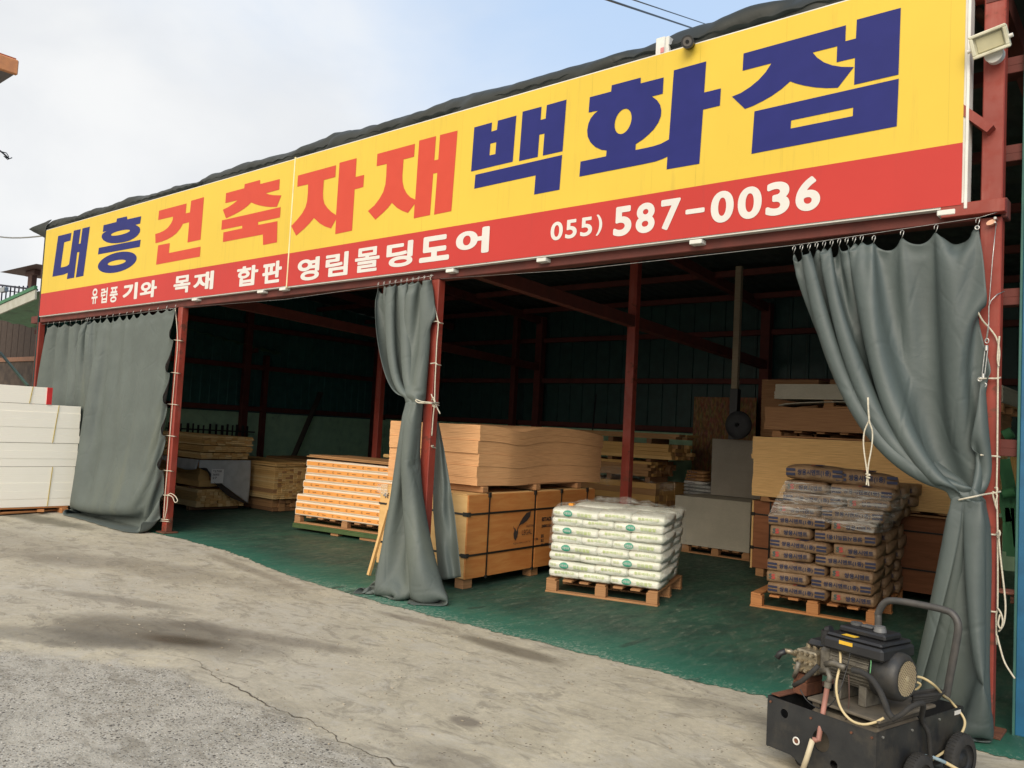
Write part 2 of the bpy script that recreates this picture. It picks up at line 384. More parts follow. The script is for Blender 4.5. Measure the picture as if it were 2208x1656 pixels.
def signmat(name,c,seams):
    m,t,b=newmat(name); x,y,z=t.xyz()
    cc=t.mix(t.noise(.9,4).ramp(.3,.7),c,tuple(k*.93 for k in c))
    st=t.noise(6,6,t.scale(2.6,1,.16),.7).ramp(.52,.68)*t.noise(.8,4).ramp(.4,.6)
    cc=t.mix(st*.30,cc,tuple(k*.62+.02 for k in c))
    if seams:
        ln=((x*1.03)+.31).fract(); ln2=((x*.97)+.77).fract()
        cc=t.mix(ln.lt(.006)*t.noise(2,3).ramp(.35,.6)*.45,cc,tuple(k*.55 for k in c)); cc=t.mix(ln2.lt(.004)*.25,cc,tuple(k*.5 for k in c))
    L(t,cc,b.inputs['Base Color']); b.inputs['Roughness'].default_value=.42; b.inputs['Specular IOR Level'].default_value=.22; return m
YELLOW=signmat('sign_yellow',(.68,.48,.06),1)
SRED=signmat('sign_red',(.48,.040,.033),0)
SREDL=simple('sign_letter_red',(.54,.062,.034),(.52,.058,.032),rough=.42,spec=.2)
SBLUE=simple('sign_letter_blue',(.015,.019,.145),(.013,.017,.132),rough=.42,spec=.2)
SWHITE=simple('sign_letter_white',(.64,.62,.58),(.61,.59,.55),rough=.45,spec=.25)
INK=simple('black_ink',(.03,.02,.018),(.04,.03,.025),rough=.7)
def kraft():
    m,t,b=newmat('kraft_paper'); c=t.mix(t.noise(6,5).ramp(.3,.7),(.27,.165,.088),(.19,.112,.058)); c=t.mix(t.noise(9,6,None,.7).ramp(.5,.68)*.4,c,(.34,.25,.17))
    L(t,c,b.inputs['Base Color']); b.inputs['Roughness'].default_value=.6
    L(t,t.bump(t.noise(11,5,t.scale(1,1,2.2),.6,1.)+t.voro(14,None,'DISTANCE_TO_EDGE').ramp(0,.15)*.4,.55,.012),b.inputs['Normal']); return m
KRAFT=kraft()
def wbag():
    m,t,b=newmat('white_bag_plastic'); c=t.mix(t.noise(5,5).ramp(.3,.7),(.74,.74,.66),(.62,.64,.55)); c=t.mix(t.noise(9,5,t.scale(1,1,5)).ramp(.56,.72)*.5,c,(.74,.45,.25))
    L(t,c,b.inputs['Base Color']); b.inputs['Roughness'].default_value=.4
    L(t,t.bump(t.noise(12,5,t.scale(1,1,2.5),.6,1.)+t.voro(11,None,'DISTANCE_TO_EDGE').ramp(0,.15)*.3,.6,.012),b.inputs['Normal']); return m
WBAG=wbag()
BAGGREEN=simple('bag_print_green',(.03,.25,.16),(.05,.30,.2),rough=.5); BAGLIME=simple('bag_print_lime',(.42,.52,.16),(.5,.58,.3),rough=.5)
NAVY=simple('navy_print',(.013,.017,.055),(.020,.024,.065),sc_=30,rough=.6); REDP=simple('red_print',(.5,.05,.04),(.4,.06,.05),rough=.6)
ORANGE=simple('orange_print',(.80,.35,.085),(.78,.32,.075),rough=.5); PAPER=simple('white_wrap_paper',(.78,.66,.52),(.72,.6,.46),sc_=3,rough=.5)
# ---------------------------------------------------------------- ground
def concrete():
    m,t,b=newmat('yard_concrete'); x,y,z=t.xyz()
    big=t.noise(.45,5,None,.6,.4); mid=t.noise(2.3,7,None,.62,.5); fine=t.noise(22,6,None,.7); grit=t.noise(90,3)
    c=t.mix(mid.ramp(.32,.7),(.53,.475,.35),(.41,.365,.265)); c=t.mix(big.ramp(.35,.65)*.5,c,(.40,.37,.305))
    c=t.mix((fine.ramp(.3,.75))*.38,c,(.21,.19,.155)); c=t.mix(grit.ramp(.55,.8)*.35,c,(.55,.52,.45))
    # worn, coarser apron on the near left: exposed dark and pale aggregate
    lim=((x+4.9).mn(0.)*.62)+2.74
    wear=((lim-y)+(mid*.5-.25)).ramp(-.06,.14)
    ag=t.voro(75); agc=t.voro(75,out='Color')
    r_,g_,b_=t.xyz(agc.o)
    ag2=t.voro(34); q,_,_=t.xyz(t.voro(34,out='Color').o)
    cw=t.mix(mid.ramp(.35,.65),(.41,.38,.315),(.28,.258,.21)); cw=t.mix(fine.ramp(.4,.62)*.6,cw,(.40,.38,.33)); cw=t.mix(t.noise(38,6,None,.7).ramp(.5,.62)*.5,cw,(.15,.138,.118))
    cw=t.mix(ag.lt(.40)*r_.gt(.66),cw,(.085,.078,.068)); cw=t.mix(ag.lt(.34)*r_.lt(.16),cw,(.58,.55,.48))
    cw=t.mix(ag2.lt(.28)*q.gt(.84),cw,(.06,.055,.048))
    c=t.mix(wear,c,cw)
    c=t.mix(t.voro(30).lt(.2)*t.noise(3,2).gt(.52)*q.gt(.6),c,(.15,.12,.085))
    def spot(cx,cy,rx,ry,a=0,nz=.5,soft=.5):
        ca,sa=math.cos(a),math.sin(a); dx=x-cx; dy=y-cy
        u=(dx*ca+dy*sa)/rx; v=(dy*ca-dx*sa)/ry
        d=(u*u+v*v)._m('SQRT')+(t.noise(1.6,5)*nz-nz/2)*1.6
        return d.ramp(1.-soft,1.+soft*.3,1,0)
    c=t.mix(t.noise(1.1,8,t.scale(1,1.8,1),.72,1.2).ramp(.50,.62)*.55,c,(.45,.42,.35))
    c=t.mix(t.noise(3.4,8,t.scale(.8,1.7,1),.75,1.).ramp(.50,.62)*.55,c,(.19,.168,.13))
    c=t.mix(t.noise(7.5,8,None,.75).ramp(.53,.64)*.45,c,(.46,.43,.37))
    # damp and dirty patches, each with its own place on the slab
    c=t.mix(spot(-5.75,3.0,1.1,.48,.45)*.72,c,(.10,.085,.062)); c=t.mix(spot(-5.2,3.55,1.0,.14,.35,.9)*.5,c,(.12,.10,.075))
    c=t.mix(spot(-6.1,2.45,1.0,.22,.5)*.55,c,(.11,.10,.08))
    c=t.mix(spot(-8.3,4.1,2.0,.42,.3,.9)*.42,c,(.15,.125,.09)); c=t.mix(spot(-10.2,3.2,2.0,.3,.35,1.)*.3,c,(.15,.125,.09)); c=t.mix(spot(-2.6,2.9,.7,.2,-.2,1.)*.4,c,(.16,.14,.11))
    c=t.mix(spot(-11.,3.6,2.2,.5,.2,.9)*.35,c,(.2,.17,.12))
    c=t.mix(spot(-3.9,4.72,.6,.13,.0)*.75,c,(.11,.09,.06))
    c=t.mix(spot(-4.9,4.78,.5,.08,.1)*.5,c,(.15,.12,.09))
    c=t.mix(spot(-7.6,4.95,1.3,.10,-.15)*.5,c,(.17,.14,.1))
    c=t.mix(spot(-3.05,3.4,.12,.08)*.7,c,(.12,.10,.08))
    c=t.mix(spot(-1.45,4.75,.9,.28,.1,.8)*.6,c,(.13,.115,.09))
    c=t.mix(spot(-6.9,3.3,.9,.12,.4,.8)*.5,c,(.15,.13,.1))
    c=t.mix(spot(-12.6,4.7,1.6,.25,.1,.8)*.7,c,(.10,.09,.06))
    wet=spot(-5.45,3.07,.46,.15,.42,.45,.7)
    c=t.mix(wet*.85,c,(.09,.076,.055)); trk=(((y*1.)+(x*.17)+(t.noise(.6,2)*.5)).fract()-.5).ab().lt(.06); c=t.mix(trk*t.noise(2.2,6,None,.7).ramp(.48,.6)*.22,c,(.20,.18,.14))
    c=t.mix(t.noise(.9,7,None,.7,.8).ramp(.56,.72)*.3,c,(.22,.195,.15))
    L(t,c,b.inputs['Base Color'])
    L(t,(wet.inv()*.55)+.27,b.inputs['Roughness']); b.inputs['Specular IOR Level'].default_value=.4
    h=fine*.5+grit*.25+ag.ramp(0,.5)*wear*.5
    L(t,t.bump(h*wet.inv(),.55,.008,t.bump(mid,.3,.03)),b.inputs['Normal']); return m
g=MB(); g.grid(lambda u,v:(-6+(u-.5)*16,3+(v-.5)*16,0),8,8,False)
for a0,a1,b0,b1 in ((-400,400,-400,-5),(-400,400,11,400),(-400,-14,-5,11),(2,400,-5,11)): g.add([(a0,b0,0),(a1,b0,0),(a1,b1,0),(a0,b1,0)],[(0,1,2,3)])
tag(g.build('ground',concrete()),kind='structure')
def greenfloor():
    m,t,b=newmat('green_floor_paint'); x,y,z=t.xyz()
    n=t.noise(1.1,6,None,.6,.6); f=t.noise(16,6,t.scale(1.,.45,1),.7); s_=t.noise(6,6,t.scale(2.2,.6,1),.65,.8)
    c=t.mix(n.ramp(.3,.7),(.030,.088,.058),(.020,.060,.043))
    c=t.mix(s_.ramp(.47,.62)*.5,c,(.085,.11,.08)); c=t.mix(t.noise(2.3,7,t.scale(1.6,.5,1),.7,.5).ramp(.47,.6)*.45,c,(.014,.032,.026))
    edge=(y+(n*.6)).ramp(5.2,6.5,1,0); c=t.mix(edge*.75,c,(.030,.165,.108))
    scf=t.noise(30,6,t.scale(1,.35,1),.75,1.); c=t.mix((scf*(s_+.25)).ramp(.47,.58)*.6,c,(.28,.32,.25))
    sc2=t.noise(45,7,t.scale(1,.6,1),.8,.6); c=t.mix((sc2*(edge+.2)).ramp(.57,.66)*.6,c,(.32,.36,.29))
    c=t.mix(t.noise(55,3).ramp(.69,.74)*.6,c,(.42,.42,.34))
    c=t.mix(t.noise(2.6,4,t.scale(2,.5,1)).ramp(.63,.7)*.6,c,(.02,.035,.028))
    L(t,c,b.inputs['Base Color']); L(t,f.ramp(.3,.7,.48,.75),b.inputs['Roughness']); b.inputs['Specular IOR Level'].default_value=.35
    L(t,t.bump(f,.12,.002),b.inputs['Normal']); return m
EDGE=[(-15.1,5.5),(-12,5.46),(-10.88,5.365),(-9.7,5.41),(-8.67,5.38),(-7.9,5.23),(-7.11,5.085),(-6.1,5.0),(-5.11,4.985),(-4.1,5.03),(-3.25,5.06),(-2.54,5.08),(-2.07,5.13),(-1.02,5.17),(-.3,5.17),(4,5.15)]
pts=[]
for (a,b_),(c_,d_) in zip(EDGE,EDGE[1:]):
    n=int((c_-a)/.012)
    for i in range(n):
        u=i/n; X=a+(c_-a)*u; pts.append((X,b_+(d_-b_)*u+MN.noise(Vector((X*3,0,0)))*.035+MN.noise(Vector((X*14,3,0)))*.035+MN.noise(Vector((X*50,7,0)))*.026))
gf=MB(); k=len(pts); gf.add([(a,b_,.004) for a,b_ in pts]+[(a,13.4,.004) for a,_ in pts],[(i,i+1,k+i+1,k+i) for i in range(k-1)])
tag(gf.build('painted_floor',greenfloor()),kind='structure')
# crack in the slab
cp=[onZ(*q)for q in ((395,1405),(440,1440),(470,1465),(540,1500),(575,1520),(620,1540),(680,1560),(740,1600),(800,1628),(870,1656),(900,1672))]
cr=MB(); a_=[];b2=[]
for i in range(len(cp)-1):
    for j in range(14):
        p=cp[i].lerp(cp[i+1],j/14); q_=Vector((p.x,p.y,0)); wv=.003+.014*max(0,MN.noise(q_*7))+.004*abs(MN.noise(q_*30)); wv*=min(1,(i*14+j)/25)
        o_=MN.noise(q_*12)*.03+MN.noise(q_*45)*.012; a_.append((p.x,p.y+o_-wv*.5,.003)); b2.append((p.x+MN.noise(q_*30)*.01,p.y+o_+wv*.5,.003))
k=len(a_); cr.add(a_+b2,[(i,i+1,k+i+1,k+i) for i in range(k-1)])
tag(cr.build('slab_crack',simple('crack_shadow',(.075,.065,.048),(.12,.10,.075),sc_=20,rough=.95)),kind='structure')
# ---------------------------------------------------------------- shed
YP=5.47            # front face of the posts
XL,XR=-15.2,3.9
shed=thing('storage_shed','long open-fronted steel shed with red posts, dark green siding and sloping roof','shed',(-8,9.4,0))
def part(name,mb,mat,par=None,label=None):
    o=mb.build(name,mat,par or shed,world=True)
    if label: o['label']=label
    return o
def ibeam(mb,x0,x1,y0,y1,z0,z1): mb.box(x0,x1,y0,y1,z0,z1,.006)
for (a,b_,zt) in ((-15.27,-15.15,4.5),(-10.485,-10.37,3.0),(-5.675,-5.56,3.0),(-1.0,-.885,4.9)):
    mb=MB(); ibeam(mb,a,b_,YP,YP+.09,.02,zt); p=part('front_post',mb,RED)
    mb=MB(); mb.box(a-.05,b_+.05,YP-.05,YP+.15,.0045,.022,.003); part('base_plate',mb,RUST,p)
mb=MB(); ibeam(mb,-15.55,-.86,YP,YP+.12,3.0,3.12); part('header_beam',mb,REDD)  # darker red puts the shade below the sign into the colour
mb=MB(); ibeam(mb,-15.2,-.86,YP,YP+.1,4.38,4.48); part('header_beam',mb,RED)
for X_ in (-10.38,-5.56):
    mb=MB(); mb.bar((X_,YP+.15,3.19),(X_,13.3,2.9),.11,.14); part('tie_beam',mb,REDD)
    mb=MB(); mb.box(X_-.06,X_+.06,8.95,9.05,.005,4.2,.005); part('column',mb,RED)
    mb=MB(); mb.box(X_-.08,X_+.08,13.16,13.32,.005,3.95,.005); part('column',mb,REDD)
mb=MB(); mb.box(-10.95,-10.83,13.0,13.12,.005,3.95,.005); part('column',mb,REDD)
for Y_ in (9.35,):
    mb=MB(); mb.box(-15.12,-15.0,Y_,Y_+.14,.005,4.1,.005); part('column',mb,REDD)
mb=MB(); mb.box(-15.12,-14.98,12.85,13.0,.005,4.0,.005); part('column',mb,REDD)
for X_ in (-10.38,-5.56,-.94,-13):
    mb=MB(); mb.bar((X_,YP,4.40),(X_,13.3,3.86),.10,.14); part('rafter',mb,REDD)
for Y_ in (6.7,8.2,9.7,11.2,12.6):
    mb=MB(); z_=4.5-(Y_-5.45)*.068; mb.box(XL,XR,Y_-.04,Y_+.04,z_-.09,z_,.004); part('purlin',mb,REDD)
# roof: pressed tile sheet, seen from below
def roofz(x,y):
    return 4.60-(y-5.35)*.068+.018*abs(math.sin(x*PI/.19))+.022*((y/.34)%1)
mb=MB(); NX,NY=540,120
mb.grid(lambda u,v:(XL-.10+(XR-XL+.1)*u,5.42+8.12*v,roofz(XL+(XR-XL)*u,5.42+8.12*v)),NX,NY,True); part('roof',mb,ROOFM)
# ribbed siding
def siding(p0,p1,z0,z1,z1b,flip=1,per=.2):
    p0=Vector(p0);p1=Vector(p1); d=(p1-p0); Ln=d.length; d/=Ln; nn=Vector((-d.y,d.x,0))*flip; mb=MB(); vs=[]
    k_=int(Ln/per)
    prof=[(0,0),(.05,.0),(.06,.02),(.10,.02),(.11,0)]
    row=[]
    for i in range(k_):
        for a,h in prof: row.append(p0+d*(i*per+a)+nn*h)
    row.append(p1)
    K_=len(row)
    vs+=[Vector((p.x,p.y,z0)) for p in row]+[Vector((p.x,p.y,z1+(z1b-z1)*i/K_)) for i,p in enumerate(row)]
    K=len(row); return mb.add(vs,[(i,i+1,K+i+1,K+i) for i in range(K-1)])
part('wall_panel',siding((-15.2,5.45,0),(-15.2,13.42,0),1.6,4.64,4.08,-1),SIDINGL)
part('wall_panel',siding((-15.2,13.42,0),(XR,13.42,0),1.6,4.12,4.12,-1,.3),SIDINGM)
mb=MB(); mb.box(-15.32,-15.15,5.7,13.42,0,1.67); part('dwarf_wall',mb,LGREEN)
mb=MB(); mb.box(-15.15,XR,13.36,13.5,0,1.70); part('dwarf_wall',mb,LGREEN)
mb=MB(); mb.box(XR,XR+.1,5.5,13.4,0,4.4); part('wall_panel',mb,SIDINGM)
for z_ in (1.70,2.57,3.4):
    mb=MB(); mb.box(-15.17,-15.06,5.6,13.3,z_,z_+.1,.004); part('girt',mb,REDD)
    mb=MB(); mb.box(-15.05,XR,13.24,13.34,z_+.02,z_+.11,.004); part('girt',mb,REDD)
# strip of end cladding outside the corner post
mb=MB(); mb.box(-15.32,-15.25,5.50,5.56,0,4.5); part('corner_trim',mb,SIDINGM)
# steelwork at the right end beside the sign
mb=MB(); a=onY(2050,282,5.52); b_=onY(2143,288,5.45); a=onY(2020,200,5.44); b_=onY(2138,282,5.44)
mb.bar(a,b_,.05,.085,(0,-1,0)); part('brace',mb,RED)
mb=MB(); mb.cyl(onY(2050,-40,6.3),onY(2150,75,5.62),.03); part('brace',mb,RUST)
mb=MB(); mb.box(-1.2,-.86,5.40,5.465,3.02,3.10,.004); part('bracket',mb,RED)
for (x0,y0) in ((2170,140),(2165,330),(2155,640),(2155,965)):
    p=onY(x0,y0,5.6); mb=MB(); mb.box(p.x-.02,p.x+.5,5.62,5.72,p.z-.05,p.z,.003); mb.box(p.x-.02,p.x+.5,5.62,5.63,p.z,p.z+.05); part('shelf_arm',mb,REDD)
# green roof and blue gate column of the next bay
bc=thing('gate_column','blue painted steel column at the right edge beyond the last red post','column',(-.65,5.65,0))
a=onY(2205,40,5.6); b_=onY(2191,1560,5.6)
mb=MB(); mb.box(-.795,-.50,5.6,5.75,0,4.7,.006); mb.build('column_shaft',BLUE,bc,world=True)
mb=MB(); mb.box(-.806,-.792,5.585,5.66,0,4.7,.003); mb.build('edge_trim',simple('teal_trim',(.04,.13,.10),(.03,.1,.09)),bc,world=True)
# ---------------------------------------------------------------- signboards
YS=5.40
sgL=thing('signboard','shorter left panel of the yellow and red shop signboard above the shed bays','signboard',(-11.6,YS,3.08))
sgR=thing('signboard','longer right panel of the yellow and red signboard, with the telephone number','signboard',(-4.5,YS,3.08))
YF_={sgL.name:YS+.012,sgR.name:YS}
XA,XB,XC=-15.05,-7.93,-1.075
def Sg(px,py): p=onY(px,py,YS); return p
for par,x0,x1,z0,z1,zb,y_ in ((sgL,XA,XB+.03,3.085,4.575,3.475,YS+.012),(sgR,XB,XC,3.075,4.572,3.467,YS)):
    mb=MB(); mb.box(x0,x1,y_+.004,y_+.062,z0,z1); mb.build('cabinet',WHITEMETAL,par,world=True)
    def face(zc0,zc1,wb):
        mb=MB(); nx=80
        def fn(u,v):
            X_=x0+.012+(x1-x0-.024)*u; Z_=zc0+(zc1-zc0)*v
            w_=(MN.noise(Vector((X_*1.3,Z_*1.1,0)))*.0012+MN.noise(Vector((X_*4,Z_*4,5)))*.0004)*wb
            return (X_,y_-.004+w_,Z_)
        return mb.grid(fn,nx,16)
    face(zb,z1-.012,1).build('yellow_face',YELLOW,par,world=True)
    face(z0+.012,zb,1).build('red_band',SRED,par,world=True)
mb=MB(); mb.box(XC,XC+.018,YS-.005,YS+.10,3.06,4.58,.003); mb.build('edge_trim',WHITEMETAL,sgR,world=True)
mb=MB(); mb.box(XB-.006,XB+.012,YS-.012,YS+.03,3.07,4.58,.003); mb.build('edge_trim',simple('cream_trim',(.8,.7,.4)),sgR,world=True)
for px_,py_ in ((1167,556),(1500,514),(970,574),(2040,445)):
    p=Sg(px_,py_); mb=MB(); mb.box(p.x-.05,p.x+.05,YS-.004,YS+.08,3.035,3.068,.004); mb.build('clip',WHITEMETAL,sgR,world=True)
for px_,py_ in ((418,648),(560,632),(608,624)):
    p=Sg(px_,py_); mb=MB(); mb.box(p.x-.06,p.x+.06,YS,YS+.08,3.05,3.08,.004); mb.build('clip',WHITEMETAL,sgL,world=True)
def letter(par,polys,ox,oy,s,mat,name='letter'):
    mb=MB()
    for cs in polys:
        cc=[]
        for c in cs:
            w_=[]
            for a,b_ in c:
                p=Sg(ox+a/s,oy+b_/s); w_.append((p.x,p.z))
            cc.append(w_)
        mb.poly(cc,lambda a,b:(a,YF_[par.name]-.0066,b))
    return mb.build(name,mat,par,world=True)
LT=[
(sgL,SBLUE,100,470,10.036,[[[(247,390),(535,318),(512,487),(378,525),(302,1068),(370,1058),(430,1040),(482,1002),(585,272),(735,238),(690,560),(730,550),(772,225),(933,185),(790,1252),(628,1285),(705,735),(658,742),(590,1290),(435,1320),(455,1185),(360,1225),(122,1270)]]]),
(sgL,SBLUE,100,470,10.036,[[[(1228,155),(1505,85),(1520,10),(1733,-36),(1742,27),(2042,-40),(2020,118),(1915,148),(1960,165),(2005,200),(2022,250),(2010,310),(1960,380),(1880,440),(1780,490),(1650,525),(1520,543),(1400,545),(1300,525),(1225,480),(1190,430),(1187,390),(1200,350),(1235,315),(1300,283),(1213,300)],ell(1594,316,206,66,-47)],[[(1125,645),(2030,468),(2012,622),(1108,788)]],[ell(1525,958,420,233,-93),ell(1513,963,195,63,-35)]]),
(sgL,SREDL,320,400,7.36,[[[(162,398),(598,283),(585,440),(652,425),(672,240),(876,182),(820,858),(613,903),(640,582),(540,607),(500,680),(440,755),(370,810),(290,855),(200,890),(106,914),(102,768),(170,748),(240,715),(300,670),(350,605),(378,545),(384,492),(148,546)]],[[(148,948),(333,912),(318,1070),(822,967),(808,1127),(115,1255)]]]),
(sgL,SREDL,460,370,9.744,[[[(258,450),(640,347),(650,260),(972,173),(975,258),(1388,153),(1375,375),(1095,450),(1160,478),(1250,492),(1420,497),(1325,737),(1200,740),(1080,730),(950,705),(860,678),(785,645),(720,710),(640,775),(540,840),(420,905),(258,980),(190,798),(300,745),(400,680),(500,600),(243,660)]],[[(172,1022),(1405,742),(1390,960),(930,1055),(932,1118),(1338,1038),(1328,1483),(1035,1540),(1030,1318),(192,1477),(203,1275),(598,1190),(597,1133),(158,1222)]]]),
(sgR,SREDL,600,300,5.52,[[[(240,435),(693,312),(685,452),(548,488),(538,640),(540,710),(555,770),(590,820),(640,870),(693,905),(735,283),(938,228),(926,452),(1028,427),(1018,572),(915,600),(883,1090),(683,1132),(693,955),(633,1065),(560,1040),(500,1005),(430,940),(380,1000),(320,1062),(218,1150),(160,1035),(230,960),(290,885),(330,810),(348,740),(358,640),(360,540),(232,568)]]]),
(sgR,SREDL,600,300,5.52,[[[(1185,178),(1632,57),(1622,210),(1497,243),(1483,440),(1485,510),(1500,580),(1535,650),(1580,695),(1635,720),(1683,19),(1883,-34),(1863,255),(1910,243),(1931,-47),(2140,-100),(2065,858),(1860,900),(1898,403),(1850,412),(1812,905),(1618,945),(1628,775),(1548,880),(1480,855),(1420,820),(1357,760),(1310,820),(1250,880),(1160,960),(1073,857),(1150,790),(1210,710),(1255,630),(1280,540),(1290,440),(1296,297),(1176,325)]]]),
(sgR,SBLUE,1000,200,6.9,[[[(163,518),(427,445),(418,580),(500,555),(515,418),(790,342),(735,1028),(115,1175)],[(403,760),(490,738),(476,915),(390,935)]],[[(882,285),(1163,210),(1150,408),(1224,387),(1242,187),(1535,105),(1476,873),(1182,938),(1207,610),(1132,627),(1107,957),(828,1020)]],[[(180,1223),(1470,928),(1430,1445),(1053,1517),(1075,1232),(162,1430)]]]),
(sgR,SBLUE,1240,110,5.915,[[[(193,592),(465,520),(473,440),(843,342),(842,415),(1135,340),(1123,547),(985,582),(1050,630),(1090,690),(1105,760),(1100,830),(1070,910),(1010,1000),(940,1070),(870,1130),(780,1188),(776,1265),(900,1240),(1010,1215),(1100,1185),(1202,1130),(1265,250),(1678,135),(1652,532),(1865,480),(1852,700),(1638,750),(1590,1440),(1172,1513),(1183,1350),(1120,1380),(1030,1412),(900,1440),(60,1605),(75,1413),(400,1345),(408,1270),(340,1262),(260,1225),(200,1165),(165,1090),(160,1010),(175,930),(205,860),(250,805),(300,762),(178,787)],ell(618,900,108,162,-50)]]),
(sgR,SBLUE,1560,0,3.407,[[[(150,395),(902,188),(898,305),(975,285),(982,147),(1305,60),(1288,550),(962,625),(968,428),(833,460),(838,342),(657,388),(690,425),(740,460),(800,482),(870,493),(960,495),(843,647),(760,650),(680,645),(590,630),(540,617),(492,600),(430,655),(360,705),(290,745),(220,780),(160,802),(65,712),(130,685),(200,640),(260,590),(310,535),(340,490),(355,467),(143,522)]],[[(230,820),(1290,580),(1275,930),(208,1132)],[(500,887),(955,792),(952,855),(496,946)]]])]
for par,mt,ox,oy,s,pl in LT: letter(par,pl,ox,oy,s,mt)
SM=[(sgL,180,540,4.8,[('유',75,558,150,388),('럽',170,548,250,382),('풍',262,542,357,370)]),
(sgL,180,540,4.8,[('기',398,520,562,325),('와',575,500,762,300)]),
(sgL,180,540,4.8,[('목',922,452,1110,245),('재',1128,425,1350,205)]),
(sgL,180,540,4.8,[('합',1575,380,1810,140),('판',1840,350,2055,97)]),
(sgR,620,470,4.8,[('영',100,662,342,395),('림',390,618,640,342),('몰',695,575,965,285),('딩',1020,525,1310,225),('도',1365,470,1690,160),('어',1740,400,2100,83)]),
(sgR,1170,360,3.5613,[('0',62,570,162,415),('5',175,555,270,398),('5',290,538,388,380),(')',412,530,465,362)]),
(sgR,1170,360,3.5613,[('5',543,540,692,292),('8',715,518,870,265),('7',905,492,1065,235),('-',1100,368,1248,310),('0',1290,440,1475,172),('0',1497,412,1690,138),('3',1713,385,1905,100),('6',1942,352,2140,62)])]
for par,ox,oy,s,chs in SM:
    mb=MB()
    for ch,a0,b0,a1,b1 in chs:
        p=Sg(ox+a0/s,oy+b0/s); q=Sg(ox+a1/s,oy+b1/s)
        bw={'와':.040,'몰':.026,'럽':.024,'풍':.026,'합':.032,'판':.036,'유':.03,'림':.03,'영':.036,'목':.034,'재':.036,'도':.046,'어':.050,'딩':.036,'기':.048}.get(ch,.042)
        if oy==360: bw=.022 if b0-b1<180 and ch!='-' else .034
        if ch==')': bw=.02
        bold_into(mb,ch,(p.x,p.z,q.x,q.z),lambda a,b:(a,YF_[par.name]-.0068,b),bw)
    mb.build('lettering',SWHITE,par,world=True)
# ---------------------------------------------------------------- tarp rolled over the roof edge
def rt(u,v):
    X_=-15.15+(-1.2+15.15)*u; an=-.25*PI+v*1.15*PI
    q=Vector((X_*1.6,v*2.2,0)); lump=MN.noise(q)*.055+MN.noise(Vector((X_*.5,0,7)))*.05+MN.noise(Vector((X_*6,v*4,3)))*.014+.05*max(0,MN.noise(Vector((X_*2.1-v*2.2,v,9))))
    r_=.13+lump; return (X_+.05*MN.noise(q*2),5.60-math.cos(an)*(r_+.02),4.62+math.sin(an)*r_*1.05)
mb=MB(); mb.grid(rt,520,18)
tg=thing('roof_tarpaulin','dark crumpled tarpaulin rolled along the roof edge above the signboards','tarpaulin',(-8,5.6,4.6))
thick(mb.build('rolled_sheet',DTARP,tg,world=True),.01)
def tipf(u,v):
    A=Vector((-15.1,5.5,4.78)).lerp(Vector((-15.1,5.5,4.42)),v); B=onY(62,494,5.45)
    p=A.lerp(B,u); p.y+=-.08*math.sin(PI*v)*(1-u)+.02*MN.noise(p*5); return p
mb=MB(); mb.grid(tipf,16,10); thick(mb.build('loose_corner',DTARP,tg,world=True),.01)
# small box, camera and floodlight
p=onY(1428,120,5.42); q=onY(1448,80,5.42); jb=thing('junction_box','pale grey electrical box standing on the top edge of the signboard','electrical box',(p.x,5.46,p.z))
a=onY(1417,118,5.42); b_=onY(1443,76,5.42)
mb=MB(); mb.box(a.x,b_.x,5.42,5.50,a.z-.02,b_.z,.006); mb.build('box_body',WHITEMETAL,jb,world=True)
mb=MB(); mb.box(a.x-.008,b_.x-.03,5.405,5.418,a.z-.01,b_.z-.003,.004); mb.build('box_lid',WHITEMETAL,jb,world=True)
mb=MB(); c=onY(1427,108,5.40); mb.box(c.x-.012,c.x+.018,5.400,5.403,c.z-.02,c.z+.02); mb.build('sticker',simple('pink_sticker',(.7,.25,.25)),jb,world=True)
p=onY(1478,95,5.40); cc=thing('security_camera','black bullet security camera poking out above the signboard','camera',(p.x,5.5,p.z))
c0=onY(1482,90,5.30); c1=Vector((c0.x-.05,5.47,c0.z-.0))
d=Vector((.30,-.85,-.28)).normalized(); A=c0-d*.15; 
mb=MB(); mb.cyl(A,c0,.045,.047); mb.build('camera_body',BLACKP,cc,world=True)
mb=MB(); mb.cyl(c0+d*.0005,c0+d*.003,.033); mb.build('lens_ring',simple('lens_grey',(.12,.11,.10),rough=.2),cc,world=True)
mb=MB(); mb.cyl(c0+d*.003,c0+d*.006,.014); mb.build('lens',simple('lens_glass',(.01,.01,.01),rough=.05),cc,world=True)
mb=MB(); mb.tube([A+Vector((0,0,-.03)),A+Vector((0,.06,-.08)),Vector((A.x,5.52,A.z-.10))],.014); mb.build('mount',BLACKP,cc,world=True)
p=onY(2132,92,5.30); fl=thing('floodlight','cream rectangular floodlight fixed to the right-hand red post','floodlight',(p.x,5.4,p.z))
ux=Vector((.975,-.06,.15)).normalized(); nz=Vector((-.10,-.86,-.38)); nz=(nz-ux*nz.dot(ux)).normalized(); uy=ux.cross(nz)*-1
if uy.z<0: uy=-uy
Tm=Matrix((ux,uy,nz)).transposed().to_4x4(); Tm.translation=onY(2133,90,5.31)
mb=MB(); W_,H_=.098,.068
mb.box(-W_,W_,-H_,H_,-.05,-.02,.01,Tm)
for (x0,x1,y0,y1) in ((-W_,W_,-H_,-H_+.018),(-W_,W_,H_-.018,H_),(-W_,-W_+.02,-H_+.018,H_-.018),(W_-.02,W_,-H_+.018,H_-.018)): mb.box(x0,x1,y0,y1,-.0199,.012,.004,Tm)
mb.build('lamp_housing',simple('cream_enamel',(.72,.70,.55),(.62,.6,.46),rough=.4,dirt=(.3,.27,.15)),fl,world=True)
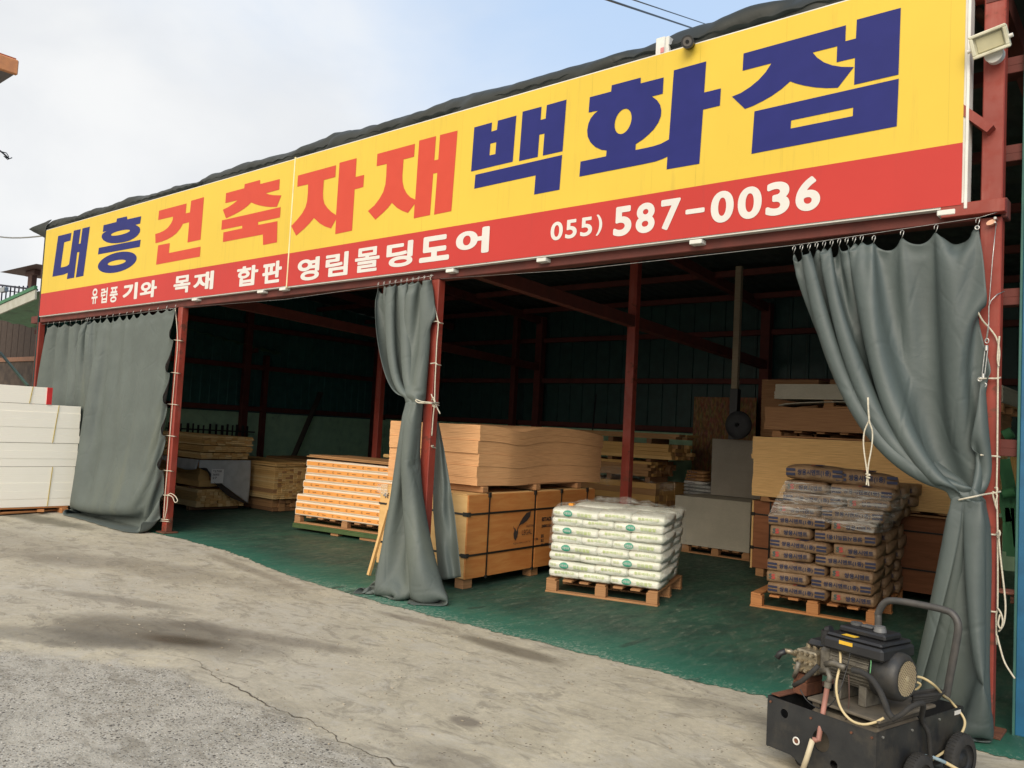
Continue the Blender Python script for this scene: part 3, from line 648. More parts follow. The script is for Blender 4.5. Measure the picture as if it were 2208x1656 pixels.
mb=MB(); mb.box(-W_+.03,W_-.03,-H_+.026,H_-.026,-.0195,-.012,.002,Tm); mb.build('reflector',simple('reflector',(.62,.58,.38),rough=.3),fl,world=True)
mb=MB()
for sx in (-1,1): mb=MB(); mb.cyl(Tm@Vector((sx*W_,-.01,-.01)),Tm@Vector((sx*(W_+.022),-.01,-.01)),.012); mb.build('hinge',WHITEMETAL,fl,world=True)
mb=MB()
mb.cyl(Tm@Vector((0,-H_-.004,-.04)),Tm@Vector((0,-H_-.02,-.10)),.05); mb.build('bracket',WHITEMETAL,fl,world=True)
# ---------------------------------------------------------------- curtains
def cat(a,b,c,d,t):
    return .5*((2*b)+(c-a)*t+(2*a-5*b+4*c-d)*t*t+(-a+3*b-3*c+d)*t*t*t)
PY=lambda px,py,y=5.40:(lambda p:(p.x,p.z))(onY(px,py,y))
STEPS=260
# ---------------------------------------------------------------- curtains: settled cloth (position based, run in numpy)
def settle(P,pins,pinpos,rest_u,rest_v,steps,tie=None,keep=None,g=1.6,iters=9,bend=.35,damp=.93,seed=0):
    """P: (nv+1,nu+1,3) start shape; pins: list of (row,col); tie(P,progress) and keep(P) push points about"""
    rng=np.random.RandomState(seed); X=P.copy(); V_=np.zeros_like(X); nr,nc=X.shape[:2]
    W=np.ones((nr,nc,1)); rr_=np.array([p[0] for p in pins]); cc_=np.array([p[1] for p in pins]); W[rr_,cc_]=0
    PP=np.array(pinpos)
    def con(Y,a,b,L,k):
        A=Y[a];B=Y[b]; d=B-A; l=np.sqrt((d*d).sum(-1,keepdims=True))+1e-9; wa=W[a];wb=W[b]; s=wa+wb; s[s==0]=1
        c=d*((l-L)/l/s*k); Y[a]=A+c*wa; Y[b]=B-c*wb
    S_=slice
    groups=[]
    for o in (0,1):
        n=(nc-1-o)//2; groups.append(((S_(None),S_(o,o+2*n,2)),(S_(None),S_(o+1,o+1+2*n,2)),rest_u,1.))
        n=(nr-1-o)//2; groups.append(((S_(o,o+2*n,2),S_(None)),(S_(o+1,o+1+2*n,2),S_(None)),rest_v,1.))
    dg_=math.hypot(rest_u,rest_v)
    for o in (0,1):
        n=(nr-1-o)//2
        groups.append(((S_(o,o+2*n,2),S_(0,nc-1)),(S_(o+1,o+1+2*n,2),S_(1,nc)),dg_,.35))
        groups.append(((S_(o,o+2*n,2),S_(1,nc)),(S_(o+1,o+1+2*n,2),S_(0,nc-1)),dg_,.35))
    st=2
    for o in (0,1,2,3):
        a=np.arange(o,nc-st,4); b=a+st
        if len(a): groups.append(((S_(None),a),(S_(None),b),rest_u*st,bend))
        a=np.arange(o,nr-st,4); b=a+st
        if len(a): groups.append(((a,S_(None)),(b,S_(None)),rest_v*st,bend))
    st=5
    for o in range(0,10,1):
        a=np.arange(o,nc-st,10)
        if len(a): groups.append(((S_(None),a),(S_(None),a+st),rest_u*st,bend*.25))
        a=np.arange(o,nr-st,10)
        if len(a): groups.append(((a,S_(None)),(a+st,S_(None)),rest_v*st,bend*.25))
    dt=.035
    for k in range(steps):
        pr=k/steps
        V_[...,2]-=g*dt; V_*=damp
        if pr<.5: V_[...,1]+=rng.normal(0,.002,(nr,nc))
        Y=X+V_*dt*W
        for it in range(iters):
            for a,b,L,kk in groups: con(Y,a,b,L,kk)
            Y[rr_,cc_]=PP
        if keep is not None: keep(Y)
        if tie is not None: tie(Y,pr)
        Y[rr_,cc_]=PP
        gmask=Y[...,2]<.012; Y[...,2][gmask]=.012
        V_=(Y-X)/dt; V_[gmask]*=.2
        sp=np.sqrt((V_*V_).sum(-1,keepdims=True)); V_*=np.minimum(1,1.2/(sp+1e-9)); X=Y
    # stacked layers of the cloth lie a few millimetres apart, never in one plane
    X[...,1]-=.016*(.5+.5*np.sin(np.arange(nc)[None]*.50+np.arange(nr)[:,None]*.09))*(np.arange(nr)[:,None]>2)
    X[...,0]-=.004*np.sin(np.arange(nc)[None]*.77)
    return X
def hang(label,hooks,length,mat,dv=.030,du=.024,edge=None,tie=None,keep=None,steps=260,bend=.35,g=1.6,seed=0,amp0=.05,iters=9,shape0=None):
    """hooks: list of (material distance along the hem, world point)"""
    tot=hooks[-1][0]; nc=int(tot/du)+1; nr=int(length/dv)+1; ru=tot/(nc-1); rv=length/(nr-1)
    hs=[h[0] for h in hooks]; hp=np.array([tuple(h[1]) for h in hooks])
    u=np.linspace(0,tot,nc); base=np.stack([np.interp(u,hs,hp[:,i]) for i in range(3)],-1)
    wig=np.zeros(nc)
    for i in range(len(hs)-1):
        m_=(u>=hs[i])&(u<=hs[i+1]); L_=hs[i+1]-hs[i]; D_=np.linalg.norm(hp[i+1]-hp[i]); sl=math.sqrt(max(L_*L_-D_*D_,0))*.45
        wig[m_]=(-1)**i*sl*np.sin(PI*(u[m_]-hs[i])/L_)
    P=np.zeros((nr,nc,3)); P[:]=base[None]
    P[...,2]-=np.arange(nr)[:,None]*rv*.985; P[...,1]-=wig[None]*np.minimum(1,np.arange(nr)/4.)[:,None]+.012
    low=P[...,2]<.015; over=(.015-P[...,2])*low; P[...,1]-=over*.6; P[...,2]=np.maximum(P[...,2],.015)
    pins=[(0,int(round(h/ru))) for h in hs]; pp=[tuple(q) for q in hp]
    if edge:
        for dist,q,side in edge: pins.append((int(round(dist/rv)),nc-1 if side>0 else 0)); pp.append(tuple(q))
    X=settle(P,pins,pp,ru,rv,steps,tie,keep,g=g,bend=bend,seed=seed,iters=iters)
    root=thing('curtain',label,'curtain',(float(hp[:,0].mean()),float(hp[0,1]),0))
    mb=MB(); mb.add([tuple(q) for q in X.reshape(-1,3)],[(j*nc+i,j*nc+i+1,(j+1)*nc+i+1,(j+1)*nc+i) for j in range(nr-1) for i in range(nc-1)],True)
    o=mb.build('fabric',mat,root,world=True)
    ss=o.modifiers.new('sub','SUBSURF'); ss.levels=1; ss.render_levels=1
    thick(o,.003)
    # hooks
    for h,q in hooks:
        q=Vector(q); up=.03; m2=MB(); m2.tube([q+Vector((0,-.006,-.012)),q+Vector((.010,-.012,.01)),q+Vector((.012,-.004,up)),q+Vector((0,.004,up+.012)),q+Vector((-.010,0,up)),q+Vector((-.008,-.006,.01))],.0026,6)
        m2.build('hook',STEEL,root,world=True)
    return root
def hookrow(px0,px1,py0,py1,n,m0,dm,y):
    return [(m0+dm*i,onY(px0+(px1-px0)*i/(n-1),py0+(py1-py0)*i/(n-1),y)) for i in range(n)]
# right curtain
def make_tie(zt,xs,x0,x1,y0,y1,gl,gr,length,dv,wide=.045):
    rv=length/int(length/dv)
    def f(Y,pr):
        c=min(1,pr/.5); nr,nc=Y.shape[:2]
        a,b=xs+(x0-xs)*c,x1; ya,yb=5.12+(y0-5.12)*c,y1
        for d_ in (-1,0,1):
            rows=np.clip(np.round(np.linspace(gl,gr,nc)/rv).astype(int)+d_,0,nr-1); cols=np.arange(nc)
            q=Y[rows,cols]; t_=q.copy(); t_[:,0]=np.clip(q[:,0],a,b); t_[:,1]=np.clip(q[:,1],ya,yb); t_[:,2]=np.clip(q[:,2],zt-d_*.03-.012,zt-d_*.03+.012)
            Y[rows,cols]=q+(t_-q)*np.array([.6,.6,.25+.35*c])
        z=Y[...,2]; m_=np.abs(z-zt)<wide
        for ax,lo,hi in ((0,a,b),(1,ya,yb)):
            v=Y[...,ax]; n_=np.clip(v,lo,hi); v[m_]=v[m_]+(n_[m_]-v[m_])*.6
    return f
# right curtain
hk=hookrow(1712,1858,543,520,10,0,.165,5.42)+[(1.60,onY(1884,521,5.42)),(1.80,onY(1945,510,5.42)),(2.03,onY(2018,498,5.42)),(2.31,onY(2108,484,5.42))]
ZT=1.345
def keepR(Y):
    x,y,z=Y[...,0],Y[...,1],Y[...,2]
    m_=(x>-1.03)&(y>5.44); y[m_]=5.44
    m_=(x>-.85); x[m_]=-.85
    m_=(y>5.56); y[m_]=5.56
    m_=(y<5.06); y[m_]=5.06
    m_=(x<-1.27)&(z<1.15); x[m_]+=.3*(-1.27-x[m_])
    k_=np.clip((1.1-z)/1.1,0,1); x+=.0005*k_*np.sign(x+1.05)
eR=[(hk[-1][1].z-onY(px_,py_,5.42).z+.02,onY(px_,py_,5.42),1) for px_,py_ in ((2106,664),(2113,818),(2117,982))]
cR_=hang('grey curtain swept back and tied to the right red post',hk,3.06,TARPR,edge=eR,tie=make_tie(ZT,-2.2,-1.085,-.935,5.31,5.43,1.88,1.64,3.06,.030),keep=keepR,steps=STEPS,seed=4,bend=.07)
# middle curtain
hk=hookrow(816,915,617,603,9,0,.195,5.43)+[(1.76,onY(930,600,5.44))]
def keepM(Y):
    x,y,z=Y[...,0],Y[...,1],Y[...,2]
    m_=(x>-5.72)&(x<-5.50)&(y>5.44)&(z<1.7); y[m_]=5.44; m_=(x>-5.72)&(x<-5.53)&(y>5.445); y[m_]=5.445
    lim=-5.60+.5*np.clip((1.2-z)/1.0,0,1)**.7; m_=(x>lim)&(z<1.76); x[m_]=lim[m_]
    m_=(y>5.62); y[m_]=5.62
    m_=(y>5.44)&(z<1.1); y[m_]=5.44
    m_=(y<4.96); y[m_]=4.96
    k_=np.clip((1.2-z)/1.2,0,1); x+=.0010*k_*np.linspace(-1,1,x.shape[1])[None]; y-=.0001*k_
    lo=-5.86-.12*np.clip((.35-z)/.3,0,1); m_=(x<lo)&(z<1.3); x[m_]+=.5*(lo-x)[m_]; m_=(x>-5.12)&(z<1.3); x[m_]+=.4*(-5.12-x[m_])
eM=[(hk[-1][1].z-onY(928,694,5.43).z+.02,onY(928,694,5.43),1)]
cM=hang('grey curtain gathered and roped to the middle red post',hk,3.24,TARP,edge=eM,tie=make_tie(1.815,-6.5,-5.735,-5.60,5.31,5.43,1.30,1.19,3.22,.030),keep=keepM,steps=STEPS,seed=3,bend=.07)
def flap(u,v):
    q=[(938,905,946,912),(936,960,957,965),(934,1030,969,1035),(934,1100,980,1108),(940,1170,988,1178),(946,1252,994,1244)]
    i=min(int(v*5),4); t_=v*5-i; a=[q[i][k]+(q[i+1][k]-q[i][k])*t_ for k in range(4)]
    px_=a[0]+(a[2]-a[0])*u; py_=a[1]+(a[3]-a[1])*u
    return onY(px_,py_,5.68+.03*math.sin(u*7+v*3)+.02*MN.noise(Vector((u*3,v*6,2))))
mb=MB(); mb.grid(flap,30,60); thick(mb.build('rear_fold',TARP,cM,world=True),.003)
# left curtains
hk=[(0.236*i,onY(px_,693-(px_-186)*.145-2,5.43)) for i,px_ in enumerate((186,190,195,203,217,231,244,258,274,288,304,322,341,360,379))]
def keepL(Y):
    x,y,z=Y[...,0],Y[...,1],Y[...,2]
    m_=(y>5.465); y[m_]=5.465
    m_=(x<-12.95)&(z<1.62)&(y<5.44); y[m_]=5.445
    m_=(x>-10.49); x[m_]=-10.49
    k_=np.clip((.9-z)/.9,0,1); y-=.00025*k_*(x>-12.85)*(y>4.95)
eL=[(hk[-1][1].z-onY(px_,py_,5.44).z+.01*(n_+1),onY(px_,py_,5.44),1) for n_,(px_,py_) in enumerate(((376,733),(370,803),(363,871),(359,939),(353,1014),(349,1067),(346,1119)))]
cB=hang('wide grey curtain drawn across the left bay beside the laced red post',hk,3.13,TARP,dv=.032,du=.030,edge=eL,keep=keepL,steps=STEPS,seed=2,bend=.15)
hk=[(.30*i,onY(104+(189-104)*i/7,700-i,5.50)) for i in range(8)]
def keepA(Y):
    y=Y[...,1]; m_=y<5.47; y[m_]=5.47; m_=y>5.62; y[m_]=5.62
cA=hang('grey curtain panel hanging furthest left, partly behind the foam boards',hk,2.9,TARP,dv=.045,du=.04,keep=keepA,steps=int(STEPS*.6),seed=1,bend=.2)
# hanging wires, hooks, eyelets
wi=thing('curtain_wire','thin steel wire stretched under the signboards carrying the curtain hooks','wire',(-8,5.42,2.95))
mb=MB(); W0=[Vector((-15.0,5.45,2.96)),Vector((-12.8,5.43,2.955)),Vector((-10.5,5.45,2.99))]; W1=[Vector((-10.3,5.44,2.985)),Vector((-8.0,5.44,2.95)),Vector((-6.4,5.43,2.985)),Vector((-5.6,5.43,3.03))]
W2=[Vector((-5.5,5.43,2.99)),Vector((-3.9,5.42,2.94)),Vector((-2.1,5.41,2.95)),Vector((-.99,5.41,3.0)),Vector((-.9,5.41,3.02))]
for W_ in (W0,W1,W2): mb.tube(W_,.0017,6)
mb.build('wire_strand',STEEL,wi,world=True)
# eyelets of the right curtain
for px_,py_,par,yy in ((2107,491,cR_,5.405),(2106,664,cR_,5.405),(2113,818,cR_,5.405),(2117,982,cR_,5.405),(928,694,cM,5.42)):
    p=onY(px_,py_,yy); mb=MB(); mb.tube([p+Vector((math.cos(a)*.011,0,math.sin(a)*.011)) for a in [2*PI*i/12 for i in range(12)]],.0045,6,closed=True); mb.build('eyelet',STEEL,par,world=True)
# ---------------------------------------------------------------- ropes
def rope(name,label,strands,r=.0055,cat_='rope'):
    P0=strands[0][0]; o=thing(name,label,cat_,P0)
    mb=MB()
    for s_ in strands:
        # smooth the strand
        s_=[Vector(q) for q in s_]; pp=[]
        for i in range(len(s_)-1):
            q=[s_[max(i-1,0)],s_[i],s_[i+1],s_[min(i+2,len(s_)-1)]]
            for j in range(5): pp.append(cat(*q,j/5))
        pp.append(s_[-1]); mb.tube(pp,r,6)
    mb.build('cord',ROPE,o,world=True); return o
Y1=5.455
def Q(px,py,y=Y1): return onY(px,py,y)
st=[[Q(378,664),Q(383,735),Q(378,800),Q(372,870),Q(366,945),Q(361,1010),Q(356,1068),Q(353,1118)],[Q(362,1066),Q(360,1095),Q(355,1119)],[Q(361,1068),Q(368,1064,5.42),Q(378,1070,5.38),Q(383,1080,5.36),Q(377,1083,5.36),Q(372,1072,5.4),Q(362,1066,5.43)]]
for y_,xl,xr in ((733,374,396),(803,368,390),(871,361,386),(939,357,381),(1014,351,375),(1067,347,371),(1119,343,368),(1123,343,368)):
    st.append([Q(xl,y_,Y1+.02),Q((xl+xr)/2,y_+1),Q(xr-5,y_+2,Y1),Q(xr,y_+3,Y1+.08)])
rope('lacing_rope','white rope laced down the first red post beside the wide curtain, looped low down',st)
st=[[Q(928,597),Q(935,650),Q(942,682),Q(945,700),Q(942,740),Q(940,784),Q(938,830),Q(937,868),Q(934,900),Q(931,940)]]
for y_,xl,xr in ((694,928,956),(784,928,951),(962,930,940)): st.append([Q(xl,y_,Y1-.04),Q((xl+xr)/2,y_-1),Q(xr-8,y_+2),Q(xr,y_+4,Y1+.08)])
yt=5.25
st+=[[Q(896,863,yt+.06),Q(901,868,yt),Q(915,869,yt),Q(930,870,yt),Q(938,872,5.4),Q(947,874,5.46)],[Q(897,861,yt+.06),Q(910,866,yt),Q(930,868,yt),Q(947,869,5.46)],[Q(930,850,5.4),Q(933,858,5.4),Q(938,868,5.39),Q(942,878,5.39),Q(949,892,5.39)],[Q(931,863,5.41),Q(935,857,5.38),Q(938,868,5.37),Q(933,875,5.38),Q(940,878,5.38)]]
rope('lacing_rope','white rope laced down the middle red post, knotted round the gathered curtain',st,.006)
st=[[Q(2104,664,5.36),Q(2118,690,5.4),Q(2133,707,5.44),Q(2149,730,5.45),Q(2155,760,5.45),Q(2152,800,5.45),Q(2151,900,5.45),Q(2150,1000,5.45),Q(2149,1060,5.45),Q(2151,1150,5.45),Q(2151,1300,5.45),Q(2148,1330,5.45),Q(2149,1390,5.45)],
[Q(2155,725,5.44),Q(2153,745,5.44),Q(2151,775,5.44),Q(2154,790,5.44)],
[Q(2112,817,5.34),Q(2130,816,5.42),Q(2150,816,5.45),Q(2157,814,5.5)],[Q(2115,981,5.34),Q(2130,983,5.42),Q(2150,984,5.45),Q(2156,986,5.5)],
[Q(2132,1152,5.44),Q(2145,1153,5.45),Q(2151,1153,5.45)],[Q(2133,1318,5.44),Q(2150,1320,5.45)],
[Q(2153,1155,5.44),Q(2157,1200,5.44),Q(2165,1270,5.44),Q(2168,1310,5.44),Q(2164,1345,5.44),Q(2153,1362,5.44)],
[Q(2150,1310,5.44),Q(2158,1322,5.42),Q(2162,1340,5.42),Q(2158,1355,5.42),Q(2152,1345,5.42),Q(2156,1325,5.42)],
[Q(2150,1370,5.43),Q(2156,1395,5.42),Q(2167,1430,5.4),Q(2188,1463,5.36)],[Q(2149,1150,5.43),Q(2154,1144,5.42),Q(2156,1152,5.42),Q(2151,1160,5.43)],
[Q(2067,1078,5.22),Q(2085,1074,5.2),Q(2105,1070,5.22),Q(2118,1067,5.3),Q(2135,1064,5.4),Q(2148,1062,5.44),Q(2157,1060,5.5)],
[Q(2145,1052,5.42),Q(2150,1052,5.41),Q(2149,1062,5.41),Q(2141,1064,5.41),Q(2144,1080,5.42),Q(2149,1098,5.42)],[Q(2140,1060,5.42),Q(2150,1068,5.41),Q(2146,1085,5.41),Q(2150,1099,5.42)]]
rope('lacing_rope','white rope laced down the right red post and tied round the swept-back curtain',st,.0052)
st=[[Q(1872,857,5.2),Q(1873,885,5.2),Q(1874,905,5.2),Q(1864,930,5.2),Q(1862,960,5.2),Q(1867,1000,5.2),Q(1871,1030,5.2),Q(1873,1048,5.2)],[Q(1871,857,5.2),Q(1874,905,5.19),Q(1881,930,5.2),Q(1880,960,5.2),Q(1873,1000,5.2),Q(1870,1030,5.2),Q(1868,1046,5.2)],[Q(1867,1022,5.19),Q(1876,1024,5.18),Q(1868,1028,5.19),Q(1876,1031,5.18)]]
rope('hanging_rope','looped white rope hanging free from the edge eyelet of the right curtain',st,.0045)
# turnbuckle, cable and pulley on the right post
tb=thing('turnbuckle','steel turnbuckle and cable tensioning the curtain wire on the right post','turnbuckle',Q(2123,790,5.42))
mb=MB(); mb.tube([Q(2148,482,5.44),Q(2140,560,5.43),Q(2133,650,5.43),Q(2131,700,5.43),Q(2126,735,5.42)],.0025,6); mb.tube([Q(2165,628,5.5),Q(2150,635,5.45),Q(2137,648,5.43),Q(2132,660,5.43),Q(2132,700,5.43),Q(2128,735,5.42)],.003,6); mb.build('cable',STEEL,tb,world=True)
mb=MB(); A=Q(2127,745,5.42);B=Q(2120,815,5.42)
for s_ in (-.007,.007): mb.cyl(A+Vector((s_,0,-.02)),B+Vector((s_,0,.01)),.0035,n=8)
mb.cyl(A,A+Vector((0,0,-.03)),.011,n=10); mb.cyl(B,B+Vector((0,0,.025)),.011,n=10); mb.build('barrel',STEEL,tb,world=True)
mb=MB(); mb.tube([Q(2128,735,5.42)+Vector((.010*math.cos(a),0,.014*math.sin(a))) for a in [2*PI*i/12 for i in range(12)]],.003,6,closed=True); mb.tube([B,Q(2121,828,5.42),Q(2116,832,5.42)],.004,6); mb.tube([Q(2122,830,5.41)+Vector((.012*math.cos(a),0,.012*math.sin(a))) for a in [2*PI*i/12 for i in range(12)]],.004,6,closed=True); mb.build('shackle',STEEL,tb,world=True)
pu=thing('pulley','small pale orange pulley at the top of the right red post','pulley',Q(2137,480,5.44))
p=Q(2137,480,5.44); mb=MB(); mb.add([],[]); mb.poly([ell(0,0,.024,.016,.006,24)],lambda a,b:(p.x+a,p.y-.01,p.z+b)); mb.cyl((p.x,p.y-.008,p.z),(p.x,p.y+.02,p.z),.015); mb.build('pulley_wheel',simple('peach_plastic',(.75,.42,.28)),pu,world=True)
p=Q(2152,472,5.45); mb=MB(); mb.cyl((p.x-.01,p.y-.03,p.z),(p.x-.01,p.y+.03,p.z),.008,n=10); mb.cyl((p.x-.01,p.y-.03,p.z-.025),(p.x-.01,p.y+.03,p.z-.025),.005,n=8); mb.build('bolt',STEEL,pu,world=True)
# ---------------------------------------------------------------- pallets
def pallet(label,x,y,th,w=1.1,d=1.1,h=.14,mat=PALLETW,z=0,nb=7,group='wooden pallets'):
    o=thing('pallet',label,'pallet',(x,y,z),th,group)
    mb=MB(); bw=.095
    for i in range(nb):
        xx=(w-bw)*i/(nb-1); mb.box(xx,xx+bw,0,d,h-.02,h+random.uniform(-.001,.001),.003)
    mb.build('deck',mat,o)
    for j in range(3):
        yy=(d-.08)*j/2
        for i in range(3):
            mb=MB(); xx=(w-.11)*i/2; mb.box(xx,xx+.11,yy,yy+.08,.02,h-.0202,.003); mb.build('block',mat,o)
    mb=MB()
    for j in range(3): mb=MB(); yy=(d-.09)*j/2; mb.box(-.006,w+.006,yy-.004,yy+.086,.0,.0198,.003); mb.build('runner',mat,o)
    return o
# ---------------------------------------------------------------- foam boards, left
fp=thing('pallet','orange-brown slatted pallet under the white foam board stack','pallet',(-13.6,4.6,0),0,'wooden pallets')
mb=MB()
for i in range(6): mb.box(-14.1+i*.18,-14.0+i*.18,3.4,5.34,.075,.095,.003)
mb.build('deck',PALLETO,fp,world=True)
for yy in (3.4,4.3,5.22):
    mb=MB(); mb.box(-14.1,-13.02,yy,yy+.09,.0,.0748,.003); mb.build('runner',PALLETO,fp,world=True)
mb=MB(); mb.bar((-13.0,4.2,.03),(-13.25,5.25,.03),.09,.022); mb.bar((-12.95,4.9,.05),(-13.5,5.1,.05),.09,.022);mb.build('board',PALLETO,fp,world=True)
fb=[(3.3,5.40,.10,.685,'bottom bundle of white foam boards, strapped, resting on the pallet'),(3.3,5.42,.69,1.035,'thin unstrapped bundle of white foam boards, second from the bottom'),(3.3,5.42,1.04,1.605,'thick bundle of white foam boards with a yellow strap, just under the top bundle'),(3.1,4.97,1.61,1.86,'topmost bundle of white foam boards with a red end mark')]
STRAP=simple('yellow_strap',(.62,.45,.06),rough=.4)
for i,(y0,y1,z0,z1,lb) in enumerate(fb):
    o=thing('foam_board_bundle',lb,'foam boards',(-13.55,y0,z0),0,'foam board bundles')
    mb=MB(); n=max(2,int((z1-z0)/.1)); 
    for k in range(n):
        a=z0+(z1-z0)*k/n; mb.box(-14.05,-13.1+random.uniform(-.006,.004),y0,y1+random.uniform(-.012,.006),a+.0003,a+(z1-z0)/n,.0015)
    mb.build('boards',FOAM,o,world=True)
    if i!=1:
        mb=MB(); yy=y1-.33+(i==3)*.07; lean=.05 if i==2 else .03; mb.bar((-13.092,yy-lean,z0+.004),(-13.092,yy,z1),.003,.010,(0,1,0)); mb.build('strap',STRAP,o,world=True)
    if i==3:
        mb=MB(); mb.box(-13.35,-13.094,y1-.06,y1+.012,z0,z1+.002); mb.build('red_mark',simple('red_tape',(.62,.03,.03)),o,world=True)
# ---------------------------------------------------------------- lumber bundles
def lumber(label,x0,x1,y0,y1,z0,z1,bw=.09,bh=.045,cat_='timber',ends='+x',col_=PINEC,jit=.03,group='timber bundles',name='timber_bundle',parent=None,rz=0,pick=(0,0,1,1,2,2)):
    """planks lying along x, their end grain facing +x"""
    o=parent or thing(name,label,cat_,((x0+x1)/2,(y0+y1)/2,z0),rz,group)
    nz=max(1,round((z1-z0)/bh)); ny=max(1,round((y1-y0)/bw)); mbs={}
    for k in range(nz):
        for j in range(ny):
            if 0<j<ny-1 and k<nz-1 and jit<.001: pass
            c=random.choice(pick); mb=mbs.setdefault(c,MB())
            a=y0+(y1-y0)*j/ny; b=z0+(z1-z0)*k/nz; e=random.uniform(-jit,jit)
            mb.box(x0+random.uniform(-jit,jit)-(x0+x1)/2,x1+e-(x0+x1)/2,a+.001-(y0+y1)/2,a+(y1-y0)/ny-.001-(y0+y1)/2,b+.001-z0,b+(z1-z0)/nz-.001-z0,.003)
    for c,mb in mbs.items(): mb.build('planks',col_[c],o)
    return o
lumber('lowest bundle of squared timber under the pale tarpaulin beside the first post',-15.0,-12.45,7.05,7.9,.07,.36,.075,.05)
lumber('timber bundle half covered by the draped white tarpaulin',-15.0,-12.5,7.1,7.85,.40,.80,.2,.1,pick=(1,1,0,3))
a_=lumber('lower thin layer of pale planks on top of the tarpaulin-covered timber',-15.0,-12.42,7.05,7.92,.86,.96,.11,.034)
lumber('middle thin layer of pale planks, second from the top of the left timber stack',-15.0,-12.38,7.05,7.97,.975,1.075,.12,.034)
lumber('top layer of pale planks on the left timber stack below the iron spikes',-15.0,-12.40,7.05,7.98,1.085,1.235,.13,.03,jit=.05)
for i,(y_,z_) in enumerate(((7.2,.02),(7.7,.02))):
    pass
bm_=thing('support_beam','dark timber bearers under the left timber stack','beam',(-13.4,7.5,0))
mb=MB()
for X_ in (-14.6,-13.6,-12.75): mb.box(X_,X_+.09,7.05,7.95,.004,.07,.003); mb.box(X_,X_+.09,7.06,7.9,.362,.398,.003); mb.box(X_,X_+.09,7.06,7.9,.802,.858,.003)
mb.build('bearers',PINEC[4],bm_,world=True)
# white tarp draped over it: two hanging sheets, front (long side) and end
wt=thing('white_tarpaulin','pale grey tarpaulin with black underside draped over the left timber stack','tarpaulin',(-12.5,7.4,.8))
Xf=-12.36
def wtf(u,v):
    # end face sheet: y from 6.98 to 7.93; lower edge rises towards the near corner
    y_=7.0+.95*u; top=.845; low=.72-.60*max(0,(u-.12)/.88)**.8 if u>.12 else .72
    z_=top+(low-top)*v; return (Xf+.02*MN.noise(Vector((y_*4,z_*4,0)))+.03*v*math.sin(u*3),y_,z_)
mb=MB(); mb.grid(wtf,40,24); thick(mb.build('end_sheet',WTARP,wt,world=True),.004)
def wtb(u,v):
    y_=7.02+.90*u; low=.72-.60*max(0,(u-.12)/.88)**.8 if u>.12 else .72
    wd=.10*math.sin(PI*min(1,u*1.02))+.015
    return (Xf+.012+.02*math.sin(u*3)+.02*v,y_,low-wd*v)
mb=MB(); mb.grid(wtb,40,6); thick(mb.build('black_underside',BLACKP,wt,world=True),.003)
def wts(u,v):
    x_=-15+2.6*u; z_=.845-(.12+.06*math.sin(u*9))*v
    return (x_,7.01-.03*v+.012*MN.noise(Vector((x_*5,z_*5,1))),z_)
mb=MB(); mb.grid(wts,50,10); thick(mb.build('side_sheet',WTARP,wt,world=True),.004)
mb=MB(); p=(Xf+.045,7.22,.50); mb.box(p[0],p[0]+.002,7.2,7.42,.47,.70); mb.build('paper_label',SWHITE,wt,world=True)
mb=MB()
for i,s_ in enumerate(('*2700','36000','27')): text_into(mb,s_,(0,.0,.16-.04*i,.035),lambda a,b,i=i:(p[0]+.005,7.22+a,.65-.055*i+b),.01)
mb.build('lettering',INK,wt,world=True)
lumber('honey-coloured timber pack standing behind and right of the tarpaulin stack',-14.2,-11.88,8.1,8.95,.22,.76,.075,.034,jit=.01,pick=(0,0,0,1,3,2))
lumber('loose planks lying on the honey-coloured timber pack',-14.0,-11.9,8.1,8.9,.77,.84,.2,.035,jit=.06,pick=(0,1))
lumber('dark timber bundle at the floor beneath the honey-coloured pack',-14.2,-11.95,8.15,9.1,.01,.205,.12,.065,jit=.03,pick=(3,4,3))
lumber('brown planks stacked against the rear behind the orange packages',-14.3,-9.2,9.5,10.3,.55,.83,.4,.14,jit=.05,pick=(3,),)
lumber('dark timber pile low down behind the orange packages',-12.9,-9.0,9.55,10.2,.01,.52,.2,.09,jit=.05,pick=(4,4,3))
lumber('small pale offcuts on the floor behind the orange packages',-11.6,-10.4,8.75,9.05,.30,.38,.06,.04,jit=.04,pick=(0,2))
lumber('dark beams near the rear wall left of the fibreboard stack',-12.6,-10.6,12.2,12.8,1.15,1.42,.2,.09,jit=.1,pick=(4,))
lumber('short reddish planks above the orange packages beside the fibreboards',-9.6,-7.9,9.6,9.95,.95,1.12,.12,.05,jit=.1,pick=(0,3))
lumber('short planks stacked higher beside the fibreboard stack',-9.0,-7.9,9.6,9.95,1.2,1.42,.12,.06,jit=.1,pick=(3,0))
mb_=thing('trestle','red-brown timber trestle holding short planks left of the fibreboards','trestle',(-8.6,9.8,0))
mb=MB()
for X_ in (-9.4,-8.2):
    for y_ in (9.62,9.9): mb.box(X_,X_+.08,y_-.03,y_+.03,.004,.945,.003)
mb.box(-9.3,-8.1,9.6,9.9,1.13,1.19,.003); mb.build('trestle_frame',REDD,mb_,world=True)
# long planks on the orange packages
lumber('thin dark planks resting on the orange packages',-9.9,-7.6,7.35,8.0,1.045,1.085,.3,.02,jit=.15,pick=(3,3,1))
sq=lumber('pale squared timber with a blue mark on the thin planks above the orange packages',-9.3,-7.8,8.2,8.3,1.09,1.14,.1,.05,jit=.01,pick=(0,))
mb=MB(); mb.box(-.42,-.36,-.053,.053,-.003,.053); mb.build('blue_mark',NAVY,sq)
